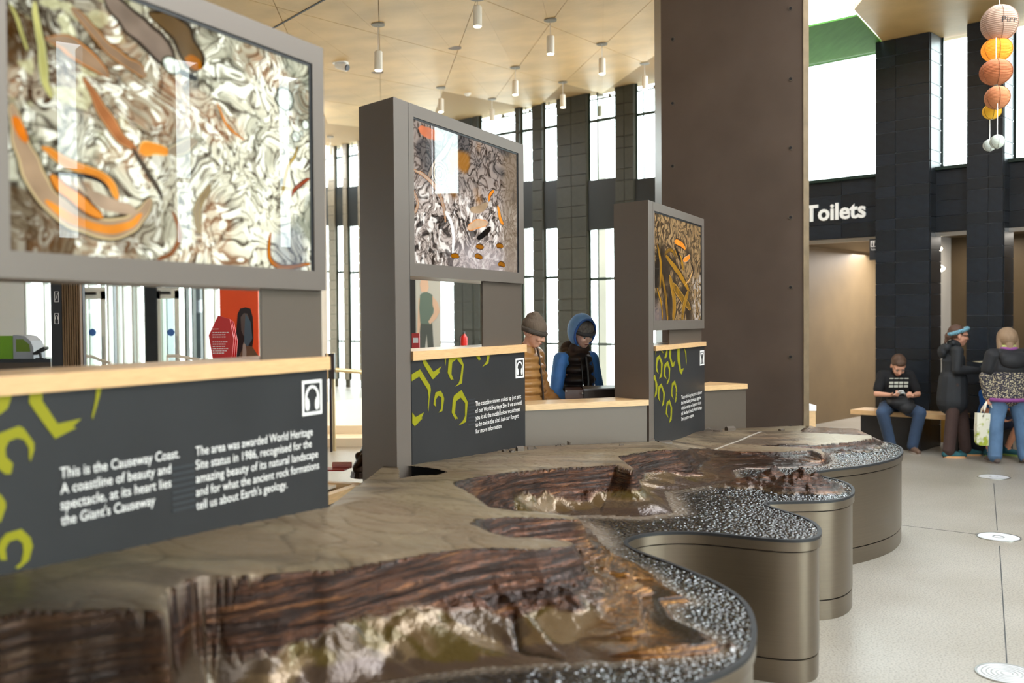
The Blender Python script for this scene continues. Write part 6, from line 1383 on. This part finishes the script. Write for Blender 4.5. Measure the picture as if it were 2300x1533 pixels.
legs_cloth(t, J, fabric('dark grey trousers', srgb(48, 48, 54))); shoe(t, J, fabric('dark boots', srgb(50, 46, 44)), M['black'])
# ---- seated man
L = aty(2010, 720, 12.95); f = (-.12, -1)
J = dict(pelvis=(0, -.04, .60), chest=(0, .05, .86), neck=(0, .09, 1.02), head=(0, .17, 1.11), shL=(-.17, .04, .98), shR=(.17, .04, .98), elL=(-.26, .12, .74), elR=(.26, .12, .74), wrL=(-.13, .33, .73), wrR=(.13, .31, .74),
         hipL=(-.09, .0, .56), hipR=(.09, .0, .56), knL=(-.20, .42, .52), knR=(.26, .42, .52), anL=(-.12, .38, .09), anR=(.15, .40, .09), toeL=(-.14, .53, .03), toeR=(.18, .55, .03), curl=1.0)
Rh = rot(.0, -.75)
t = place('young man with short brown hair in black T-shirt sitting on the oak bench', (L.x, 12.95, 0), f)
sk = skinm('c', srgb(214, 160, 134)); body(t, J, sk, Rh, 1.14, palms={'R': V3((-.3, 0, 1)), 'L': V3((.3, 0, 1))}); face_parts(J['head'], Rh, t, 1.14)
blk = fabric('black cotton', srgb(20, 20, 23), .9)
S = [('e', (0, -.03, .62), (.18, .15, .12)), ('c', (0, -.02, .66), (0, .05, .88), .150, .155, (1.15, .85, 1)), ('c', J['shL'], J['shR'], .070, .070), ('c', (0, .05, .92), (0, .075, 1.0), .12, .075)]
for k in 'LR': a, b = V3(J['sh'+k]), V3(J['el'+k]); S.append(('c', a, a.lerp(b, .72), .070, .066))
clay('t_shirt', S, .009, blk, t, 2)
# pale print: rows of small panels on the chest
bm = bmesh.new(); cz = .86
for rr in range(3):
    for cc_ in range(4):
        x = -.115+.062*cc_; zt_ = [.955, .905, .86][rr]; hh = [.012, .03, .03][rr]; yv = lambda z: .205+(.93-z)*(-.25)
        flat_poly(bm, [(x, yv(zt_), zt_), (x+.05, yv(zt_), zt_), (x+.05, yv(zt_-hh), zt_-hh), (x, yv(zt_-hh), zt_-hh)], V3((0, 1, .2)).normalized(), .012)
bmobj('shirt_print', bm, mat('pale shirt print', srgb(206, 208, 196), .8), t)
hq = hatrot(V3(J['head']), Rh, 1.14); er = Rh.to_euler()
clay('short_hair', [('e', hq(0, -.026, .050), (0.095, 0.107, 0.095), er), ('e', hq(0, .040, .085), (0.071, 0.051, 0.040), er), ('e', hq(0, -.06, .0), (0.080, 0.057, 0.080), er)], .007, fabric('brown hair', srgb(78, 54, 38), .6, bump=.5, bs=140), t, 2)
jean = fabric('dark blue denim', srgb(48, 66, 92), .85, var=.3, vs=5)
S = [('e', V3(J['pelvis'])-V3((0, 0, .02)), (.19, .16, .105))]
for k in 'LR': S += [('c', J['hip'+k], J['kn'+k], .105, .082), ('c', J['kn'+k], V3(J['an'+k])+V3((0, 0, .0)), .080, .068)]
clay('jeans', S, .010, jean, t, 2); shoe(t, J, fabric('brown leather shoes', srgb(104, 80, 66)), fabric('pale sole', srgb(170, 160, 150)))
g = place('x', (L.x, 12.95, 0), f); g.name = 'backpack'; g['label'] = 'black rucksack with pale strap lying on the lap of the seated man'; g['category'] = 'bag'
clay('bag_body', [('e', (.0, .27, .64), (.17, .14, .085)), ('e', (-.06, .34, .58), (.12, .09, .08)), ('e', (.07, .22, .67), (.10, .09, .06))], .010, fabric('black nylon', srgb(28, 28, 31), .7), g, 2)
bm = bmesh.new(); tube(bm, [(-.06, .30, .73), (-.02, .34, .775), (.05, .35, .765), (.09, .30, .73)], .014, 8); bmobj('pale_strap', bm, mat('pale webbing', srgb(186, 190, 190), .8), g, True)
g = place('x', (L.x, 12.95, 0), f); g.name = 'mobile_phone'; g['label'] = 'pale mobile phone held in the hands of the seated man'; g['category'] = 'phone'
bm = bmesh.new(); box(bm, (.055, .385, .775), (.07, .13, .009), Euler((.5, 0, .4)).to_matrix()); bev(bm, .003); bmobj('phone_case', bm, M['white'], g)
bm = bmesh.new(); box(bm, (.055, .387, .781), (.06, .115, .004), Euler((.5, 0, .4)).to_matrix()); bmobj('screen', bm, mat('phone screen', (.2, .22, .25), .1), g)
# ---- woman in long black coat, profile to the right
L = aty(2141, 720, 12.2); f = (.99, -.12)
J = dict(ST); J.update(pelvis=(0, 0, .90), elR=(.20, -.02, 1.10), wrR=(.12, .27, 1.08), elL=(-.20, .0, 1.10), wrL=(-.08, .28, 1.07), head=(0, .06, 1.51), neck=(0, .0, 1.38), shL=(-.17, 0, 1.32), shR=(.17, 0, 1.32), chest=(0, 0, 1.20),
         knR=(.09, -.04, .48), anR=(.10, -.08, .09), toeR=(.11, .07, .03), knL=(-.09, .14, .48), anL=(-.10, .18, .09), toeL=(-.11, .34, .03), curl=.9)
Rh = rot(.0, -.12)
t = place('woman in long black hooded coat with patterned blue headband, reading a leaflet', (L.x, 12.2, 0), f)
sk = skinm('d', srgb(204, 150, 126)); body(t, J, sk, Rh, 1.14, palms={'R': V3((0, 0, 1)), 'L': V3((0, 0, 1))}); face_parts(J['head'], Rh, t, 1.14)
coat = fabric('black softshell', srgb(30, 33, 38), .7)
clay('long_coat', [('c', (0, -.01, .70), (0, 0, .95), .188, .172), ('c', (0, 0, .98), (0, .01, 1.2), .135, .135), ('c', (0, 0, 1.2), (0, 0, 1.30), .135, .10), ('c', J['shL'], J['shR'], .073, .073), ('c', (0, 0, 1.3), (0, .02, 1.4), .09, .075)]+sleeves(J, .072, .058, .045, end=.03), .009, coat, t, 2)
clay('coat_hood', [('c', (-.05, -.09, 1.36), (.05, -.09, 1.36), .055, .055), ('e', (0, -.13, 1.31), (.08, .055, .08)), ('c', (-.07, -.02, 1.42), (-.04, .05, 1.39), .035, .03), ('c', (.07, -.02, 1.42), (.04, .05, 1.39), .035, .03)], .009, coat, t, 2)
hq = hatrot(V3(J['head']), Rh, 1.14); er = Rh.to_euler(); hairm = fabric('brown tied hair', srgb(84, 58, 44), .6, bump=.5, bs=120)
clay('tied_hair', [('e', hq(0, -.024, .036), (0.093, 0.105, 0.100), er), ('e', hq(0, -.10, -.015), (0.046, 0.046, 0.051), er), ('c', hq(0, -.11, -.02), hq(0, -.125, -.09), .03, .015)], .007, hairm, t, 2)
bm = bmesh.new(); ring = []
for a in np.linspace(0, 2*math.pi, 33): ring.append(hq(.084*math.cos(a), -.008+.098*math.sin(a), .048+.045*math.sin(a)))
tube(bm, ring, .024, 8, False); bmobj('headband', bm, mat('blue patterned knit', srgb(110, 158, 178), .9, var=.6, vscale=60), t, True)
bm = bmesh.new(); 
for sx in (-1, 1): tube(bm, [hq(sx*.03+.019*math.cos(a), .103, .004+.015*math.sin(a)) for a in np.linspace(0, 2*math.pi, 15)], .0035, 5, False); tube(bm, [hq(sx*.049, .103, .006), hq(sx*.076, .0, .01)], .0035, 5)
tube(bm, [hq(-.011, .103, .006), hq(.011, .103, .006)], .0035, 5); bmobj('spectacles', bm, M['black'], t)
legs_cloth(t, J, fabric('dark brown trousers', srgb(66, 48, 44), .8), (.10, .078, .072)); shoe(t, J, fabric('teal running shoe', srgb(34, 84, 92), var=.4), fabric('peach sole', srgb(220, 168, 120)))
g = place('x', (L.x, 12.2, 0), f); g.name = 'leaflet'; g['label'] = 'open leaflets held by the woman in the long black coat'; g['category'] = 'leaflet'
for nm, c, s_, m_, e_ in (('grey_sheet', (.02, .39, 1.03), (.22, .24, .006), mat('taupe leaflet', srgb(120, 110, 104), .6), (1.1, 0, 0)), ('blue_sheet', (.02, .36, 1.13), (.20, .20, .006), mat('teal leaflet', srgb(60, 104, 124), .6), (.7, 0, 0)), ('cream_sheet', (.03, .36, 1.19), (.22, .20, .005), mat('cream leaflet', srgb(200, 190, 160), .6), (.06, 0, 0)), ('dark_sheet', (.02, .48, 1.21), (.21, .12, .005), mat('dark leaflet', srgb(70, 66, 64), .6), (1.1, 0, 0))):
    bm = bmesh.new(); box(bm, c, s_, Euler(e_).to_matrix()); bmobj(nm, bm, m_, g)
# ---- woman seen from behind with the tote bag
L = aty(2266, 720, 11.6); f = (.06, 1)
J = dict(ST); J.update(pelvis=(0, 0, .88), elL=(-.265, .02, 1.03), wrL=(-.235, .02, .80), elR=(.24, .10, 1.02), wrR=(.12, .26, 1.02), head=(0, .06, 1.46), neck=(0, .0, 1.35), shL=(-.19, 0, 1.28), shR=(.19, 0, 1.28), chest=(0, 0, 1.16),
         knL=(-.14, .02, .48), knR=(.16, .02, .48), anL=(-.155, 0, .09), anR=(.20, .02, .09), toeL=(-.17, .13, .03), toeR=(.23, .14, .03), hdL=V3((0, 0, -1)), curl=1.2)
Rh = rot(-.1, -.15)
t = place('woman seen from behind in black and speckled jacket, purple hem and blue jeans', (L.x, 11.6, 0), f)
sk = skinm('e', srgb(208, 152, 128)); body(t, J, sk, Rh, 1.14, palms={'L': V3((1, 0, 0)), 'R': V3((0, 0, 1))}); face_parts(J['head'], Rh, t, 1.14)
blkj = fabric('black jacket yoke', srgb(28, 29, 34), .7)
speck = bpy.data.materials.new('speckled jacket cloth'); speck.use_nodes = True; nt = speck.node_tree; b = nt.nodes['Principled BSDF']; tc = nt.nodes.new('ShaderNodeTexCoord'); vo = nt.nodes.new('ShaderNodeTexNoise'); vo.inputs['Scale'].default_value = 66; vo.inputs['Detail'].default_value = 1; cr = nt.nodes.new('ShaderNodeValToRGB')
cr.color_ramp.interpolation = 'CONSTANT'; e = cr.color_ramp.elements; e[0].color = (*srgb(40, 40, 50), 1); e[1].position = .53; e[1].color = (*srgb(96, 88, 96), 1); x_ = e.new(.57); x_.color = (*srgb(196, 184, 150), 1); x_ = e.new(.44); x_.color = (*srgb(58, 56, 68), 1)
nt.links.new(tc.outputs['Object'], vo.inputs['Vector']); nt.links.new(vo.outputs['Fac'], cr.inputs['Fac']); nt.links.new(cr.outputs['Color'], b.inputs['Base Color']); b.inputs['Roughness'].default_value = .85
clay('speckled_jacket', [('c', (0, 0, .86), (0, 0, 1.08), .185, .175, (1.2, .85, 1)), ('e', (0, 0, .80), (.235, .165, .06))]+sleeves(J, .078, .068, .052, 'L', .03)[1:]+sleeves(J, .078, .068, .05, 'R', .03)[1:], .009, speck, t, 2)
clay('black_yoke', [('c', (0, 0, 1.13), (0, 0, 1.20), .175, .165, (1.22, .88, 1)), ('c', J['shL'], J['shR'], .088, .088), ('c', (0, 0, 1.24), (0, 0, 1.34), .14, .08)]+[('c', J['sh'+k], V3(J['sh'+k]).lerp(V3(J['el'+k]), .62), .086, .078) for k in 'LR'], .009, blkj, t, 2)
clay('jacket_hood', [('c', (-.10, -.11, 1.27), (.10, -.11, 1.27), .06, .06), ('e', (0, -.13, 1.22), (.15, .07, .09)), ('c', (-.11, -.04, 1.31), (.11, -.04, 1.31), .055, .055)], .009, blkj, t, 2)
bm = bmesh.new(); tube(bm, [(.21*math.cos(a), .145*math.sin(a), .765) for a in np.linspace(0, 2*math.pi, 30)], .026, 8, False); bmobj('purple_hem', bm, fabric('purple fleece', srgb(140, 74, 140)), t, True)
bm = bmesh.new(); tube(bm, [(.085*math.cos(a), .01+.075*math.sin(a), 1.365) for a in np.linspace(0, 2*math.pi, 24)], .022, 8, False); bmobj('purple_collar', bm, fabric('purple collar fleece', srgb(150, 84, 150)), t, True)
bm = bmesh.new(); tube(bm, [(.075*math.cos(a), .012+.068*math.sin(a), 1.392) for a in np.linspace(0, 2*math.pi, 24)], .017, 8, False); bmobj('lime_scarf', bm, mat('lime patterned scarf', srgb(176, 184, 110), .9, var=.5, vscale=50), t, True)
hq = hatrot(V3(J['head']), Rh, 1.14); er = Rh.to_euler()
clay('bobbed_hair', [('e', hq(0, -.024, .030), (0.116, 0.123, 0.123), er), ('c', hq(-.070, -.03, .0), hq(-.082, -.03, -.095), .046, .030), ('c', hq(.070, -.03, .0), hq(.082, -.03, -.095), .046, .030), ('c', hq(0, -.06, .0), hq(0, -.075, -.09), .062, .045)], .007, fabric('light brown bobbed hair', srgb(150, 124, 98), .6, bump=.5, bs=120), t, 2)
legs_cloth(t, J, fabric('washed blue denim', srgb(86, 116, 150), .85, var=.25, vs=6), (.112, .088, .080), 'jeans'); shoe(t, J, fabric('grey shoe', srgb(96, 84, 80)), fabric('grey sole', srgb(130, 122, 118)))
g = place('x', (L.x, 11.6, 0), f); g.name = 'tote_bag'; g['label'] = 'white cloth tote bag with green print hanging from the woman\'s hand'; g['category'] = 'bag'
bm = bmesh.new(); N = 10; x0 = -.235; 
gr = [(-.155, .62), (.135, .62), (.155, .38), (.145, .22), (-.12, .20), (-.155, .36)]
pr = [(x0-.13, .60), (x0+.12, .59), (x0+.135, .40), (x0+.125, .24), (x0+.09, .205), (x0-.10, .215), (x0-.135, .25), (x0-.14, .42)]
fr_ = [bm.verts.new((p[0], .02-.045*(1 if .25 < p[1] < .5 else .6), p[1])) for p in pr]; bk2 = [bm.verts.new((p[0], .02+.045, p[1])) for p in pr]
for i in range(len(pr)): bm.faces.new((fr_[i], fr_[(i+1) % len(pr)], bk2[(i+1) % len(pr)], bk2[i]))
bm.faces.new(fr_); bm.faces.new(bk2[::-1])
tote = bpy.data.materials.new('tote cloth with leaf print'); tote.use_nodes = True; nt = tote.node_tree; b = nt.nodes['Principled BSDF']; tc = nt.nodes.new('ShaderNodeTexCoord'); no = nt.nodes.new('ShaderNodeTexNoise'); no.inputs['Scale'].default_value = 16; sx_ = nt.nodes.new('ShaderNodeSeparateXYZ'); ma = nt.nodes.new('ShaderNodeMath'); ma.operation = 'SUBTRACT'; cr = nt.nodes.new('ShaderNodeValToRGB')
nt.links.new(tc.outputs['Object'], no.inputs['Vector']); nt.links.new(tc.outputs['Object'], sx_.inputs[0]); nt.links.new(no.outputs['Fac'], ma.inputs[0]); nt.links.new(sx_.outputs['Z'], ma.inputs[1]); e = cr.color_ramp.elements; e[0].position = .10; e[0].color = (*srgb(226, 224, 206), 1); e[1].position = .28; e[1].color = (*srgb(160, 172, 60), 1)
nt.links.new(ma.outputs[0], cr.inputs['Fac']); nt.links.new(cr.outputs['Color'], b.inputs['Base Color']); b.inputs['Roughness'].default_value = .9
bmobj('bag_body', bm, tote, g)
for yy in (-.03, .05):
    bm = bmesh.new(); tube(bm, [(x0-.07, yy, .56), (x0-.055, yy, .64), (x0-.01, .015, .735), (x0+.015, .015, .735), (x0+.055, yy, .64), (x0+.065, yy, .56)], .012, 6); bmobj('bag_handle', bm, mat('cream webbing', srgb(226, 220, 204), .9), g, True)
# ---- crouching child in blue behind them
L = aty(2222, 720, 12.35); f = (.35, -.94)
J = dict(pelvis=(0, -.05, .40), chest=(0, .06, .66), neck=(0, .10, .82), head=(0, .17, .92), shL=(-.14, .06, .78), shR=(.14, .06, .78), elL=(-.20, .14, .58), elR=(.20, .14, .58), wrL=(-.16, .30, .50), wrR=(.14, .30, .50),
         hipL=(-.08, .0, .36), hipR=(.08, .0, .36), knL=(-.20, .30, .46), knR=(.17, .30, .46), anL=(-.17, .12, .09), anR=(.16, .14, .09), toeL=(-.20, .25, .03), toeR=(.19, .28, .03), curl=.6)
t = place('child in bright blue shirt and shorts crouching behind the two women', (L.x, 12.35, 0), f)
body(t, J, skinm('f', srgb(214, 150, 116)), rot(0, -.6), .93); face_parts(J['head'], rot(0, -.6), t, .93)
bl = fabric('royal blue jersey', srgb(26, 92, 170), .7)
clay('blue_shirt', [('c', (0, -.04, .44), (0, .06, .68), .135, .13, (1.12, .9, 1)), ('c', J['shL'], J['shR'], .068, .068), ('c', (0, .06, .70), (0, .09, .80), .10, .06)]+[('c', J['sh'+k], V3(J['sh'+k]).lerp(V3(J['el'+k]), .7), .066, .06) for k in 'LR'], .009, bl, t, 2)
clay('shorts', [('e', (0, -.04, .38), (.15, .13, .10))]+[('c', J['hip'+k], V3(J['hip'+k]).lerp(V3(J['kn'+k]), .6), .088, .082) for k in 'LR'], .009, fabric('navy shorts', srgb(26, 34, 54)), t, 2)
hq = hatrot(V3(J['head']), rot(0, -.6)); er = rot(0, -.6).to_euler(); clay('short_hair', [('e', hq(0, -.022, .040), (.078, .088, .080), er), ('e', hq(0, -.05, .0), (.066, .05, .066), er)], .008, fabric('dark brown hair', srgb(58, 42, 32), .6), t, 2)
shoe(t, J, fabric('teal shoe', srgb(36, 90, 104)), fabric('lime sole', srgb(150, 170, 90)))
